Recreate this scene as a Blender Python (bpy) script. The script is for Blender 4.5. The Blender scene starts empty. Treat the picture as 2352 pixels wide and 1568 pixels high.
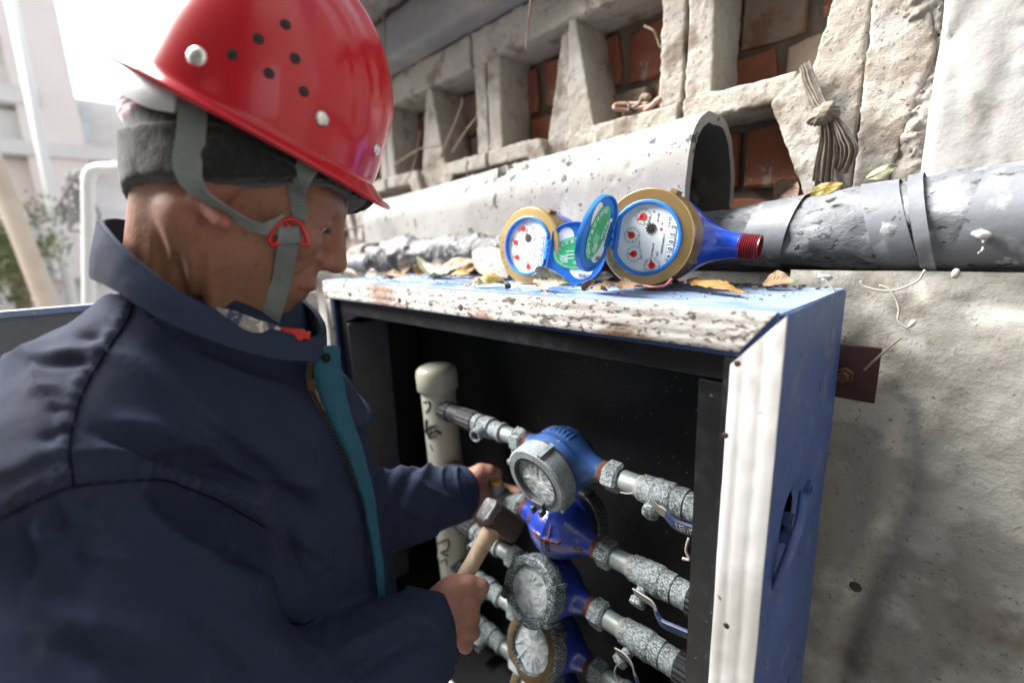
import bpy, bmesh, math, random
import numpy as np
from mathutils import Vector, Matrix
from mathutils.bvhtree import BVHTree

scene = bpy.context.scene
COL = scene.collection
rng = random.Random(7)
R = math.radians

# ------------------------------------------------------------------ camera
FOC = 1045.0                      # focal length in units of a 2352 px wide frame (16 mm on full frame)
CX, CY = 1176.0, 784.0
_v1 = np.array([-1026., -184., FOC]); _vz = np.array([164., 5020., FOC])
UP = -_vz/np.linalg.norm(_vz)
XA = -_v1/np.linalg.norm(_v1); XA = XA-UP*XA.dot(UP); XA /= np.linalg.norm(XA)
YA = np.cross(UP, XA)
if YA.dot(np.array([1110., -254., FOC])) < 0: YA = -YA
MC = np.array([XA, YA, UP])       # camera axes (right, down, forward) -> world
TOP = 1.45                        # height of the cabinet's top
CAM = np.array([0, 0, TOP])-MC@(np.array([579., -70., FOC])*.4/FOC)
cam_data = bpy.data.cameras.new('camera'); cam = bpy.data.objects.new('camera', cam_data); COL.objects.link(cam)
_r = MC@np.array([1, 0, 0]); _u = MC@np.array([0, -1, 0]); _b = MC@np.array([0, 0, -1])
cam.matrix_world = Matrix(((_r[0], _u[0], _b[0], CAM[0]), (_r[1], _u[1], _b[1], CAM[1]), (_r[2], _u[2], _b[2], CAM[2]), (0, 0, 0, 1)))
cam_data.sensor_width = 36; cam_data.lens = FOC/2352*36
cam_data.clip_start = .02; cam_data.clip_end = 400
cam_data.dof.use_dof = True; cam_data.dof.focus_distance = .58; cam_data.dof.aperture_fstop = 2.0
scene.camera = cam

# ------------------------------------------------------------------ light
SUN_DIR = np.array([-.62, -.33, .71]); SUN_DIR /= np.linalg.norm(SUN_DIR)      # towards the bright part of the overcast
world = bpy.data.worlds.new('World'); scene.world = world; world.use_nodes = True
nt = world.node_tree; nt.nodes.clear()
sky = nt.nodes.new('ShaderNodeTexSky'); sky.sky_type = 'NISHITA'; sky.sun_disc = False
sky.sun_elevation = math.asin(SUN_DIR[2]); sky.sun_rotation = math.atan2(SUN_DIR[0], SUN_DIR[1])
sky.dust_density = 4.0; sky.air_density = 1.0
hsv = nt.nodes.new('ShaderNodeHueSaturation'); hsv.inputs['Saturation'].default_value = .42
bg = nt.nodes.new('ShaderNodeBackground'); bg.inputs['Strength'].default_value = .058
wo = nt.nodes.new('ShaderNodeOutputWorld')
nt.links.new(sky.outputs[0], hsv.inputs['Color']); nt.links.new(hsv.outputs[0], bg.inputs['Color']); nt.links.new(bg.outputs[0], wo.inputs['Surface'])
sun_data = bpy.data.lights.new('sun', 'SUN'); sun_data.energy = 2.9; sun_data.angle = R(38); sun_data.color = (1, .98, .95)
sun = bpy.data.objects.new('sun', sun_data); COL.objects.link(sun)
sun.rotation_euler = Vector(SUN_DIR).to_track_quat('Z', 'Y').to_euler(); sun.location = (0, 0, 20)
scene.view_settings.view_transform = 'Standard'; scene.view_settings.look = 'None'
scene.view_settings.exposure = 2.7; scene.view_settings.gamma = 1; scene.view_settings.use_curve_mapping = False
scene.render.engine = 'CYCLES'
scene.cycles.use_denoising = True
scene.cycles.max_bounces = 8
scene.cycles.sample_clamp_indirect = 6

# ------------------------------------------------------------------ picture geometry -> place
def P(x, y, z):
    """world point seen at (x, y) of a 2352x1568 frame, z metres along the view axis"""
    return CAM+MC@(np.array([(x-CX)/FOC, (y-CY)/FOC, 1.])*z)
def ray(x, y): return MC@np.array([(x-CX)/FOC, (y-CY)/FOC, 1.])
def onY(x, y, Y): r = ray(x, y); return CAM+r*((Y-CAM[1])/r[1])
def onX(x, y, X): r = ray(x, y); return CAM+r*((X-CAM[0])/r[0])
def onZ(x, y, Z): r = ray(x, y); return CAM+r*((Z-CAM[2])/r[2])
def proj(V):
    c = (np.asarray(V, float)-CAM)@MC
    return np.stack([CX+FOC*c[:, 0]/c[:, 2], CY+FOC*c[:, 1]/c[:, 2], c[:, 2]], 1)
def camv(x, y, z): return MC@np.array([x, y, z], float)
def nrm(v): v = np.asarray(v, float); return v/np.linalg.norm(v)

# ------------------------------------------------------------------ noise
def _hash(ix, iy, iz):
    n = (ix*374761393+iy*668265263+iz*1274126177) & 0x7fffffff
    n = ((n ^ (n >> 13))*1103515245+12345) & 0x7fffffff
    n = (n ^ (n >> 16))
    return (n & 0xffff)/65535.0
def vnoise(p, s):
    q = np.asarray(p, float)*s; i = np.floor(q).astype(np.int64); f = q-i; f = f*f*(3-2*f)
    r = 0
    for dx in (0, 1):
        wx = f[:, 0] if dx else 1-f[:, 0]
        for dy in (0, 1):
            wy = f[:, 1] if dy else 1-f[:, 1]
            for dz in (0, 1):
                wz = f[:, 2] if dz else 1-f[:, 2]
                r = r+wx*wy*wz*_hash(i[:, 0]+dx, i[:, 1]+dy, i[:, 2]+dz)
    return r*2-1
def fbm(p, s, o=4, g=.5):
    r = 0; a = 1; t = 0
    for k in range(o):
        r = r+a*vnoise(np.asarray(p)+17.3*k, s*2**k); t += a; a *= g
    return r/t

# ------------------------------------------------------------------ mesh building
class G:
    """collects vertices and faces of ONE mesh"""
    def __init__(s): s.V = []; s.F = []; s.n = 0; s.mi = []; s.cur = 0
    def add(s, V, F):
        V = np.asarray(V, float).reshape(-1, 3)
        s.V.append(V); s.F += [tuple(int(i)+s.n for i in f) for f in F]; s.mi += [s.cur]*len(F); s.n += len(V); return s
    def box(s, lo, hi, M=None):
        lo = np.array(lo, float); hi = np.array(hi, float)
        V = np.array([[(lo, hi)[i & 1][0], (lo, hi)[i >> 1 & 1][1], (lo, hi)[i >> 2][2]] for i in range(8)])
        if M is not None: V = V@np.asarray(M)[:3, :3].T+np.asarray(M)[:3, 3]
        return s.add(V, [(0, 2, 3, 1), (4, 5, 7, 6), (0, 1, 5, 4), (2, 6, 7, 3), (0, 4, 6, 2), (1, 3, 7, 5)])
    def obox(s, c, ax, ay, az):
        """box about c with half-axis vectors"""
        c, ax, ay, az = map(lambda v: np.asarray(v, float), (c, ax, ay, az))
        V = [c+i*ax+j*ay+k*az for k in (-1, 1) for j in (-1, 1) for i in (-1, 1)]
        fl = np.dot(np.cross(ax, ay), az) < 0
        F = [(0, 2, 3, 1), (4, 5, 7, 6), (0, 1, 5, 4), (2, 6, 7, 3), (0, 4, 6, 2), (1, 3, 7, 5)]
        return s.add(V, [f[::-1] for f in F] if fl else F)
    def lathe(s, prof, o=(0, 0, 0), d=(0, 0, 1), n=32, closed=False, rib=None, cap=True):
        """prof = [(t along d, radius)...]; rib = (count, depth)"""
        o = np.asarray(o, float); d = nrm(d); a = nrm(np.cross(d, (0.3, .9, .2) if abs(d[1]) < .9 else (1, 0, 0))); b = np.cross(d, a)
        th = np.arange(n)*2*math.pi/n; V = []; F = []
        k = np.ones(n)
        if rib: k = 1-rib[1]*(.5+.5*np.sign(np.sin(th*rib[0]+.1)))
        for t, r in prof:
            V.append(o+d*t+np.outer(np.cos(th)*r*k, a)+np.outer(np.sin(th)*r*k, b))
        m = len(prof)
        for i in range(m-1 if not closed else m):
            j = (i+1) % m
            for q in range(n):
                w = (q+1) % n; F.append((i*n+q, i*n+w, j*n+w, j*n+q))
        V = np.concatenate(V)
        if cap and not closed:
            F.append(tuple(range(n-1, -1, -1))); F.append(tuple((m-1)*n+q for q in range(n)))
        return s.add(V, F)
    def tube(s, pts, r, n=8, cap=True, flat=1.0):
        pts = np.asarray(pts, float); m = len(pts)
        rr = np.full(m, r) if np.isscalar(r) else np.asarray(r, float)
        T = np.gradient(pts, axis=0); T /= np.linalg.norm(T, axis=1)[:, None]+1e-12
        a = np.cross(T[0], (0, 0, 1)); a = nrm(a if np.linalg.norm(a) > .1 else np.cross(T[0], (1, 0, 0)))
        V = []; F = []; th = np.arange(n)*2*math.pi/n
        for i in range(m):
            a = nrm(a-T[i]*a.dot(T[i])); b = np.cross(T[i], a)
            V.append(pts[i]+np.outer(np.cos(th)*rr[i], a)+np.outer(np.sin(th)*rr[i]*flat, b))
        for i in range(m-1):
            for q in range(n):
                w = (q+1) % n; F.append((i*n+q, i*n+w, (i+1)*n+w, (i+1)*n+q))
        if cap: F.append(tuple(range(n-1, -1, -1))); F.append(tuple((m-1)*n+q for q in range(n)))
        return s.add(np.concatenate(V), F)
    def prism(s, poly, o, ex, ey, ez):
        """polygon (u, v) in the plane o + u ex + v ey, extruded along the vector ez"""
        o, ex, ey, ez = map(lambda v: np.asarray(v, float), (o, ex, ey, ez)); n = len(poly)
        A = [o+u*ex+v*ey for u, v in poly]; B = [p+ez for p in A]
        F = [tuple(range(n-1, -1, -1)), tuple(n+i for i in range(n))]+[(i, (i+1) % n, n+(i+1) % n, n+i) for i in range(n)]
        return s.add(A+B, F)
    def grid(s, Pt, thick=None, closeu=False, mi2=0):
        """Pt: array (nu, nv, 3); thick: gives the sheet a second side"""
        Pt = np.asarray(Pt, float); nu, nv = Pt.shape[:2]
        F = []
        for i in range(nu if closeu else nu-1):
            for j in range(nv-1):
                k = (i+1) % nu; F.append((i*nv+j, k*nv+j, k*nv+j+1, i*nv+j+1))
        V = Pt.reshape(-1, 3)
        if thick:
            du = np.gradient(Pt, axis=0) if not closeu else np.roll(Pt, -1, 0)-np.roll(Pt, 1, 0)
            N = np.cross(du, np.gradient(Pt, axis=1)); N /= np.linalg.norm(N, axis=2)[..., None]+1e-12
            W = (Pt-N*thick).reshape(-1, 3); o = len(V)
            F2 = [tuple(o+i for i in f[::-1]) for f in F]
            E = []
            for i in range(nu if closeu else nu-1):
                k = (i+1) % nu
                E.append((k*nv, i*nv, o+i*nv, o+k*nv)); E.append((i*nv+nv-1, k*nv+nv-1, o+k*nv+nv-1, o+i*nv+nv-1))
            if not closeu:
                for j in range(nv-1):
                    E.append((j, j+1, o+j+1, o+j)); b = (nu-1)*nv; E.append((b+j+1, b+j, o+b+j, o+b+j+1))
            n1 = len(F); V = np.concatenate([V, W]); F = F+F2+E; s.add(V, F)
            if mi2: k0 = len(s.mi)-len(F); s.mi[k0+n1:k0+n1+len(F2)] = [mi2]*len(F2)
            return s
        return s.add(V, F)
    def verts(s): return np.concatenate(s.V)

def build(g, name, mat, parent=None, loc=None, smooth=None, bevel=0, seg=2, xf=None):
    """link g as one object; verts are in the parent's space (or world space minus loc)"""
    V = g.verts() if isinstance(g, G) else np.asarray(g[0], float)
    F = g.F if isinstance(g, G) else g[1]
    if xf is not None: V = V@np.asarray(xf)[:3, :3].T+np.asarray(xf)[:3, 3]
    off = np.zeros(3)
    if parent is None:
        if loc is None:
            lo = V.min(0); hi = V.max(0); loc = ((lo[0]+hi[0])/2, (lo[1]+hi[1])/2, lo[2])
        off = np.asarray(loc, float)
    else:
        off = np.asarray(parent.get('_o', (0, 0, 0)), float)
    me = bpy.data.meshes.new(name); me.from_pydata((V-off).tolist(), [], F if isinstance(F, list) else F.tolist())
    for m in (mat if isinstance(mat, (list, tuple)) else [mat]): me.materials.append(m)
    if isinstance(g, G) and any(g.mi): me.polygons.foreach_set('material_index', g.mi)
    if bevel:
        bm = bmesh.new(); bm.from_mesh(me)
        es = [e for e in bm.edges if len(e.link_faces) == 2 and e.calc_face_angle(0) > .5]
        bmesh.ops.bevel(bm, geom=es, offset=bevel, segments=seg, affect='EDGES', profile=.6, clamp_overlap=True)
        bm.to_mesh(me); bm.free()
    if smooth is not None:
        me.polygons.foreach_set('use_smooth', [True]*len(me.polygons))
        if smooth < 179: me.set_sharp_from_angle(angle=R(smooth))
    me.update()
    o = bpy.data.objects.new(name, me); COL.objects.link(o)
    if parent is None: o.location = off
    else: o.parent = parent
    if parent is not None: o['_o'] = [float(v) for v in off]
    return o
def tag(o, label=None, cat=None, group=None, kind=None):
    if label: o['label'] = label
    if cat: o['category'] = cat
    if group: o['group'] = group
    if kind: o['kind'] = kind
    return o
def thing(name, label, cat, loc=(0, 0, 0), group=None, local=False):
    """Empty at the thing's base; parts are given in world coordinates unless local"""
    o = bpy.data.objects.new(name, None); COL.objects.link(o); o.location = tuple(float(v) for v in loc); o.empty_display_size = .02
    o['_o'] = [0., 0., 0.] if local else [float(v) for v in loc]
    return tag(o, label, cat, group)
def frame(o, x, y, z):
    M = np.eye(4); M[:3, 0] = x; M[:3, 1] = y; M[:3, 2] = z; M[:3, 3] = o; return M
def copy_thing(src, M, label=None, skip=()):
    """copy of a thing with its parts and sub-parts, mesh data shared"""
    c = src.copy(); COL.objects.link(c); c.matrix_world = Matrix(M.tolist()) if not isinstance(M, Matrix) else M
    if label: c['label'] = label
    def rec(a, b):
        for ch in list(a.children):
            if ch.name.split('.')[0] in skip: continue
            d = ch.copy(); COL.objects.link(d); d.parent = b; rec(ch, d)
    rec(src, c); return c
def text_mesh(body, size, align='CENTER', depth=.0002, space=1.0):
    cu = bpy.data.curves.new('t', 'FONT'); cu.body = body; cu.size = size; cu.align_x = align; cu.align_y = 'CENTER'; cu.extrude = depth; cu.space_character = space
    cu.resolution_u = 2
    o = bpy.data.objects.new('t', cu); COL.objects.link(o)
    dg = bpy.context.evaluated_depsgraph_get(); me = bpy.data.meshes.new_from_object(o.evaluated_get(dg))
    V = np.array([v.co[:] for v in me.vertices]).reshape(-1, 3); F = [tuple(p.vertices) for p in me.polygons]
    bpy.data.objects.remove(o); bpy.data.curves.remove(cu); bpy.data.meshes.remove(me)
    return V, F
def add_text(g, body, size, M, **k):
    V, F = text_mesh(body, size, **k)
    if len(V): g.add(V@M[:3, :3].T+M[:3, 3], F)
def spline(pts, n):
    """Catmull-Rom through pts, n samples"""
    p = np.asarray(pts, float); m = len(p); q = np.vstack([2*p[0]-p[1], p, 2*p[-1]-p[-2]])
    t = np.linspace(0, m-1-1e-9, n); i = t.astype(int); f = (t-i)[:, None]
    a, b, c, d = q[i], q[i+1], q[i+2], q[i+3]
    return .5*(2*b+(c-a)*f+(2*a-5*b+4*c-d)*f**2+(3*b-a-3*c+d)*f**3)

# ------------------------------------------------------------------ implicit surfaces
def surface(f, lo, hi, h, cf=4):
    """mesh of f < 0 by surface nets; coarse pass every cf cells keeps it cheap"""
    lo = np.asarray(lo, float); hi = np.asarray(hi, float)
    n = (np.ceil((hi-lo)/h/cf).astype(int)+1)
    H = h*cf
    ax = [lo[k]+H*(np.arange(n[k])+.5)-h*.5 for k in range(3)]
    g = np.stack(np.meshgrid(*ax, indexing='ij'), -1).reshape(-1, 3)
    c = f(g).reshape(n).astype(np.float32)
    near = np.abs(c) < H*1.35
    N = n*cf
    val = np.repeat(np.repeat(np.repeat(np.sign(c)*1., cf, 0), cf, 1), cf, 2).astype(np.float32)
    mk = np.repeat(np.repeat(np.repeat(near, cf, 0), cf, 1), cf, 2)
    idx = np.argwhere(mk)
    for s in range(0, len(idx), 400000):
        ii = idx[s:s+400000]; val[ii[:, 0], ii[:, 1], ii[:, 2]] = f(lo+ii*h)
    val = np.pad(val, 1, constant_values=1.0); lo = lo-h
    ins = val < 0
    A = ins[:-1, :-1, :-1].astype(np.int8)
    cnt = np.zeros(A.shape, np.int8)
    for d in range(8): cnt += ins[d & 1:ins.shape[0]-1+(d & 1), d >> 1 & 1:ins.shape[1]-1+(d >> 1 & 1), d >> 2:ins.shape[2]-1+(d >> 2)]
    cells = np.argwhere((cnt > 0) & (cnt < 8))
    vid = -np.ones(A.shape, np.int64); vid[cells[:, 0], cells[:, 1], cells[:, 2]] = np.arange(len(cells))
    cor = [(d & 1, d >> 1 & 1, d >> 2) for d in range(8)]
    acc = np.zeros((len(cells), 3)); w = np.zeros(len(cells))
    cv = [val[cells[:, 0]+a, cells[:, 1]+b, cells[:, 2]+c] for a, b, c in cor]
    for i in range(8):
        for j in range(i+1, 8):
            if bin(i ^ j).count('1') != 1: continue
            m = (cv[i] < 0) != (cv[j] < 0)
            t = np.where(m, cv[i]/(cv[i]-cv[j]+1e-20), 0)
            p = np.array(cor[i])+t[:, None]*(np.array(cor[j])-np.array(cor[i]))
            acc += p*m[:, None]; w += m
    V = lo+(cells+acc/w[:, None])*h
    Fs = []
    for k in range(3):
        sl0 = [slice(None)]*3; sl1 = [slice(None)]*3; sl0[k] = slice(0, -1); sl1[k] = slice(1, None)
        a = ins[tuple(sl0)]; b = ins[tuple(sl1)]
        e = np.argwhere(a != b); o = [x for x in range(3) if x != k]
        ok = np.ones(len(e), bool)
        for q in o: ok &= (e[:, q] > 0) & (e[:, q] < val.shape[q]-1)
        e = e[ok]; s = a[e[:, 0], e[:, 1], e[:, 2]]
        def cell(du, dv):
            c2 = e.copy(); c2[:, o[0]] -= du; c2[:, o[1]] -= dv; return vid[c2[:, 0], c2[:, 1], c2[:, 2]]
        q = np.stack([cell(0, 0), cell(1, 0), cell(1, 1), cell(0, 1)], 1)
        fl = s if k != 1 else ~s
        q[fl] = q[fl][:, ::-1]
        Fs.append(q)
    F = np.concatenate(Fs); F = F[(F >= 0).all(1)]
    return V, F[:, ::-1]
def smin(a, b, k):
    h = np.clip(.5+.5*(b-a)/k, 0, 1); return b+(a-b)*h-k*h*(1-h)
def smax(a, b, k): return -smin(-a, -b, k)
def sd_sph(p, c, r): return np.linalg.norm(p-np.asarray(c), axis=1)-r
def sd_cap(p, a, b, r1, r2=None):
    a = np.asarray(a, float); b = np.asarray(b, float); r2 = r1 if r2 is None else r2
    ba = b-a; t = np.clip((p-a)@ba/ba.dot(ba), 0, 1)
    return np.linalg.norm(p-a-t[:, None]*ba, axis=1)-(r1+(r2-r1)*t)
def sd_ell(p, c, ax, r):
    q = (p-np.asarray(c))@np.asarray(ax, float).T; r = np.asarray(r, float)
    k0 = np.linalg.norm(q/r, axis=1); k1 = np.linalg.norm(q/(r*r), axis=1)
    return k0*(k0-1)/(k1+1e-9)
def sd_chain(p, pts, rad, k=.004):
    d = None
    for i in range(len(pts)-1):
        e = sd_cap(p, pts[i], pts[i+1], rad[i], rad[i+1]); d = e if d is None else smin(d, e, k)
    return d
def sd_box(p, lo, hi, rd=0):
    lo = np.asarray(lo, float); hi = np.asarray(hi, float)
    q = np.abs(p-(lo+hi)/2)-(hi-lo)/2+rd
    return np.linalg.norm(np.maximum(q, 0), axis=1)+np.minimum(q.max(1), 0)-rd
def sd_polyY(p, poly, y0, y1, rd=.004):
    """convex polygon in XZ (counter-clockwise seen from -Y), extruded y0..y1"""
    poly = np.asarray(poly, float); d = np.full(len(p), -1e9)
    for i in range(len(poly)):
        a = poly[i]; b = poly[(i+1) % len(poly)]; e = b-a; nn = np.array([e[1], -e[0]])/np.hypot(*e)
        d = smax(d, (p[:, [0, 2]]-a)@nn, rd)
    return smax(d, np.maximum(y0-p[:, 1], p[:, 1]-y1), rd)
IDENT = np.eye(3)
# ------------------------------------------------------------------ materials
def M(name, col, rough=.6, metal=0., mix=None, mix2=None, spots=None, spots2=None, bump=None, bump2=None, spec=.5, coat=0., sss=0., trans=0., emit=None, stretch=None, attr=None, wave=None, sheen=0.):
    """procedural surface. mix/mix2 = (scale, colour, lo, hi, detail); spots = (scale, threshold, softness, colour[, roughness]); bump = (scale, strength, detail)"""
    m = bpy.data.materials.new(name); m.use_nodes = True; t = m.node_tree; N = t.nodes; L = t.links
    b = N['Principled BSDF']
    b.inputs['Roughness'].default_value = rough; b.inputs['Metallic'].default_value = metal
    b.inputs['Specular IOR Level'].default_value = spec
    if coat: b.inputs['Coat Weight'].default_value = coat; b.inputs['Coat Roughness'].default_value = .06
    if sss:
        b.inputs['Subsurface Weight'].default_value = sss; b.inputs['Subsurface Radius'].default_value = (1., .35, .2); b.inputs['Subsurface Scale'].default_value = .006
    if trans: b.inputs['Transmission Weight'].default_value = trans
    if sheen: b.inputs['Sheen Weight'].default_value = sheen; b.inputs['Sheen Roughness'].default_value = .5
    tc = N.new('ShaderNodeTexCoord'); src = tc.outputs['Object']
    if stretch:
        mp = N.new('ShaderNodeMapping'); mp.inputs['Scale'].default_value = stretch; L.new(src, mp.inputs[0]); src = mp.outputs[0]
    def noise(s, det=4, ro=.55, dis=0.):
        n = N.new('ShaderNodeTexNoise'); n.inputs['Scale'].default_value = s; n.inputs['Detail'].default_value = det
        n.inputs['Roughness'].default_value = ro; n.inputs['Distortion'].default_value = dis; L.new(src, n.inputs['Vector']); return n.outputs['Fac']
    def ramp(x, lo, hi):
        r = N.new('ShaderNodeMapRange'); r.inputs['From Min'].default_value = lo; r.inputs['From Max'].default_value = hi; r.interpolation_type = 'SMOOTHSTEP'
        L.new(x, r.inputs['Value']); return r.outputs[0]
    def mixc(f, a, bcol):
        x = N.new('ShaderNodeMix'); x.data_type = 'RGBA'; L.new(f, x.inputs[0])
        (L.new(a, x.inputs[6]) if not isinstance(a, tuple) else setattr(x.inputs[6], 'default_value', (*a, 1)))
        (L.new(bcol, x.inputs[7]) if not isinstance(bcol, tuple) else setattr(x.inputs[7], 'default_value', (*bcol, 1)))
        return x.outputs[2]
    def mixf(f, a, bv):
        x = N.new('ShaderNodeMix'); x.data_type = 'FLOAT'; L.new(f, x.inputs[0])
        (L.new(a, x.inputs[2]) if not isinstance(a, (int, float)) else setattr(x.inputs[2], 'default_value', a)); x.inputs[3].default_value = bv
        return x.outputs[0]
    c = col; rg = rough
    if attr:
        a = N.new('ShaderNodeAttribute'); a.attribute_name = attr; c = a.outputs['Color']
    for q in (mix, mix2):
        if q: c = mixc(ramp(noise(q[0], q[4] if len(q) > 4 else 4), q[2], q[3]), c, q[1])
    if wave:          # (scale, axis, colour, lo, hi)
        w = N.new('ShaderNodeTexWave'); w.wave_type = 'BANDS'; w.bands_direction = wave[1]; w.inputs['Scale'].default_value = wave[0]; w.inputs['Distortion'].default_value = 0
        L.new(tc.outputs['Object'], w.inputs['Vector']); c = mixc(ramp(w.outputs['Fac'], wave[3], wave[4]), c, wave[2])
    for q in (spots, spots2):
        if q:
            f = ramp(noise(q[0], 3, .6, .3), q[1], q[1]+q[2]); c = mixc(f, c, q[3])
            if len(q) > 4: rg = mixf(f, rg, q[4])
    if isinstance(c, tuple): b.inputs['Base Color'].default_value = (*c, 1)
    else: L.new(c, b.inputs['Base Color'])
    if not isinstance(rg, (int, float)): L.new(rg, b.inputs['Roughness'])
    nrmo = None
    for q in (bump, bump2):
        if q:
            bp = N.new('ShaderNodeBump'); bp.inputs['Strength'].default_value = q[1]; bp.inputs['Distance'].default_value = q[3] if len(q) > 3 else .002
            L.new(noise(q[0], q[2] if len(q) > 2 else 5, .62), bp.inputs['Height'])
            if nrmo: L.new(nrmo, bp.inputs['Normal'])
            nrmo = bp.outputs[0]
    if nrmo: L.new(nrmo, b.inputs['Normal'])
    if emit: b.inputs['Emission Color'].default_value = (*emit[0], 1); b.inputs['Emission Strength'].default_value = emit[1]
    return m

m_concrete = M('precast_concrete', (.345, .315, .27), .9, mix=(9, (.40, .38, .345), .4, .7), mix2=(14, (.19, .155, .12), .52, .68, 8), spots=(150, .62, .06, (.12, .10, .08)), bump=(90, .9, 7, .003), bump2=(380, .7, 4, .0012))
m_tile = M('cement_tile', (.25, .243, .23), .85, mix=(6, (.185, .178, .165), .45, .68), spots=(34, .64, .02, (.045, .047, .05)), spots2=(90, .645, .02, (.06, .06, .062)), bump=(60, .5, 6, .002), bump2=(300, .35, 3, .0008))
m_tile_in = M('dark_tile_inside', (.085, .08, .072), .9, mix=(12, (.05, .048, .045), .45, .65), stretch=(.3, 1, 1), bump=(60, .7, 5, .003))  # inner side of the tile, much darker than the outside
m_beam = M('beam_concrete', (.20, .205, .21), .85, mix=(7, (.27, .25, .225), .45, .65), mix2=(40, (.21, .205, .2), .55, .75), spots=(90, .66, .05, (.15, .14, .13)), bump=(80, .5, 6, .002))
m_plaster = M('lime_plaster', (.34, .332, .32), .9, mix=(6, (.27, .265, .255), .5, .62, 7), mix2=(16, (.185, .17, .15), .56, .70, 7), bump=(40, .5, 6, .003), bump2=(220, .4, 3, .001))
m_mortar = M('rough_mortar', (.26, .24, .21), .95, mix=(22, (.17, .15, .13), .45, .65), spots=(60, .64, .05, (.18, .15, .13)), bump=(90, .9, 6, .004))
m_lower = M('weathered_render', (.225, .216, .192), .95, mix=(9, (.35, .342, .31), .47, .58, 8), mix2=(8, (.135, .115, .088), .54, .68, 8), spots=(150, .60, .12, (.13, .118, .10)), spots2=(11, .56, .18, (.34, .332, .31)), bump=(150, .45, 5, .0025), bump2=(420, .4, 3, .001))
m_brick = M('fired_brick', (.22, .075, .042), .9, mix=(18, (.26, .11, .068), .4, .7), mix2=(45, (.17, .06, .035), .55, .75), spots=(20, .60, .05, (.28, .245, .2)), bump=(120, .7, 6, .002))
m_brick_pale = M('dusty_brick', (.24, .19, .145), .9, mix=(16, (.18, .09, .055), .5, .65), mix2=(45, (.22, .15, .11), .55, .75), bump=(120, .7, 6, .002))
m_joint = M('brick_mortar', (.17, .145, .12), .95, mix=(30, (.19, .16, .13), .45, .65), bump=(140, .8, 6, .003))
m_ground = M('alley_concrete', (.22, .21, .20), .9, mix=(3, (.22, .21, .2), .45, .65), bump=(60, .4, 5, .003))
m_blue = M('blue_cabinet_paint', (.026, .062, .195), .5, mix=(6, (.038, .085, .25), .45, .7), mix2=(40, (.085, .105, .18), .52, .70, 8), spots=(26, .66, .04, (.05, .036, .03), .8), spots2=(75, .68, .04, (.06, .045, .04), .8), bump=(35, .12, 4, .002))
m_blue_top = M('blue_dusty_paint', (.17, .235, .37), .5, mix=(7, (.035, .095, .30), .49, .64, 6), mix2=(30, (.27, .29, .35), .5, .7), spots=(95, .62, .06, (.32, .31, .30), .9), spots2=(40, .73, .03, (.12, .085, .06), .9), bump=(60, .2, 4, .001))
m_gasket = M('white_gasket', (.72, .71, .70), .6, mix=(7, (.56, .54, .515), .5, .66, 7), spots=(26, .70, .03, (.16, .10, .07), .9), spots2=(90, .735, .03, (.10, .075, .06), .9), bump=(60, .3, 4, .001))
m_gasket_dirty = M('dirty_gasket', (.50, .48, .455), .7, mix=(13, (.27, .18, .135), .50, .62, 7), spots=(60, .56, .12, (.085, .066, .055), .9), spots2=(240, .53, .10, (.13, .105, .085), .9), stretch=(.45, 1, 1), bump=(110, .8, 5, .002))
m_black = M('black_painted_steel', (.0075, .0078, .0085), .42, mix=(30, (.013, .0135, .0145), .5, .7), spots=(300, .74, .03, (.25, .24, .22), .9), bump=(60, .2, 4, .001))
m_black_bar = M('black_frame_paint', (.0085, .009, .0105), .42, mix=(40, (.022, .023, .025), .48, .7), spots=(190, .69, .03, (.18, .165, .15), .9), bump=(90, .35, 4, .001))
m_grey_panel = M('grey_primer_panel', (.035, .037, .047), .5, mix=(20, (.025, .027, .033), .45, .65), bump=(80, .2, 4, .001))
m_door_in = M('grey_door_inside', (.12, .13, .14), .5, mix=(20, (.08, .08, .08), .5, .7), spots=(50, .64, .06, (.12, .10, .08)), bump=(80, .2, 4, .001))
m_wrap = M('wrapped_lagging', (.125, .131, .143), .62, mix=(8, (.09, .097, .108), .45, .62, 6), mix2=(26, (.25, .265, .285), .5, .66, 6), spots=(60, .59, .05, (.030, .032, .036)), spots2=(30, .68, .05, (.34, .34, .335)), bump=(40, .8, 6, .004), stretch=(1, 1.6, 1.6))
m_wrap_band = M('smooth_wrap_tape', (.145, .152, .17), .5, mix=(10, (.11, .118, .135), .45, .65), mix2=(40, (.27, .28, .30), .52, .72), spots=(70, .66, .04, (.05, .052, .058)), bump=(50, .4, 5, .002))
m_wrap_white = M('torn_white_tape', (.36, .36, .355), .6, mix=(20, (.4, .4, .4), .45, .65), bump=(60, .5, 5, .002))
m_char = M('charred_lagging', (.026, .026, .029), .5, mix=(30, (.11, .115, .125), .5, .66, 6), spots=(60, .66, .03, (.38, .38, .37)), bump=(60, 1., 6, .006), bump2=(200, .7, 4, .002))
m_red = M('red_helmet_shell', (.40, .0035, .013), .2, mix=(5, (.36, .003, .011), .45, .65), spots=(170, .76, .02, (.10, .006, .008)), spec=.4, coat=.2, bump=(16, .04, 2, .002))
m_hole = M('vent_hole_dark', (.012, .006, .006), .7)
m_rivet = M('steel_rivet', (.62, .60, .56), .28, 1., bump=(200, .15, 3, .001))
m_whiteplastic = M('white_headband_plastic', (.62, .63, .64), .4, mix=(20, (.52, .53, .55), .45, .65), trans=.35)
m_strap = M('grey_webbing', (.13, .15, .15), .8, mix=(40, (.17, .19, .19), .45, .65), bump=(400, .4, 3, .0006))
m_strap_rib = M('webbing_rib', (.16, .18, .175), .8, bump=(500, .4, 3, .0005))
m_redplastic = M('red_buckle_plastic', (.42, .010, .007), .35)
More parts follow.
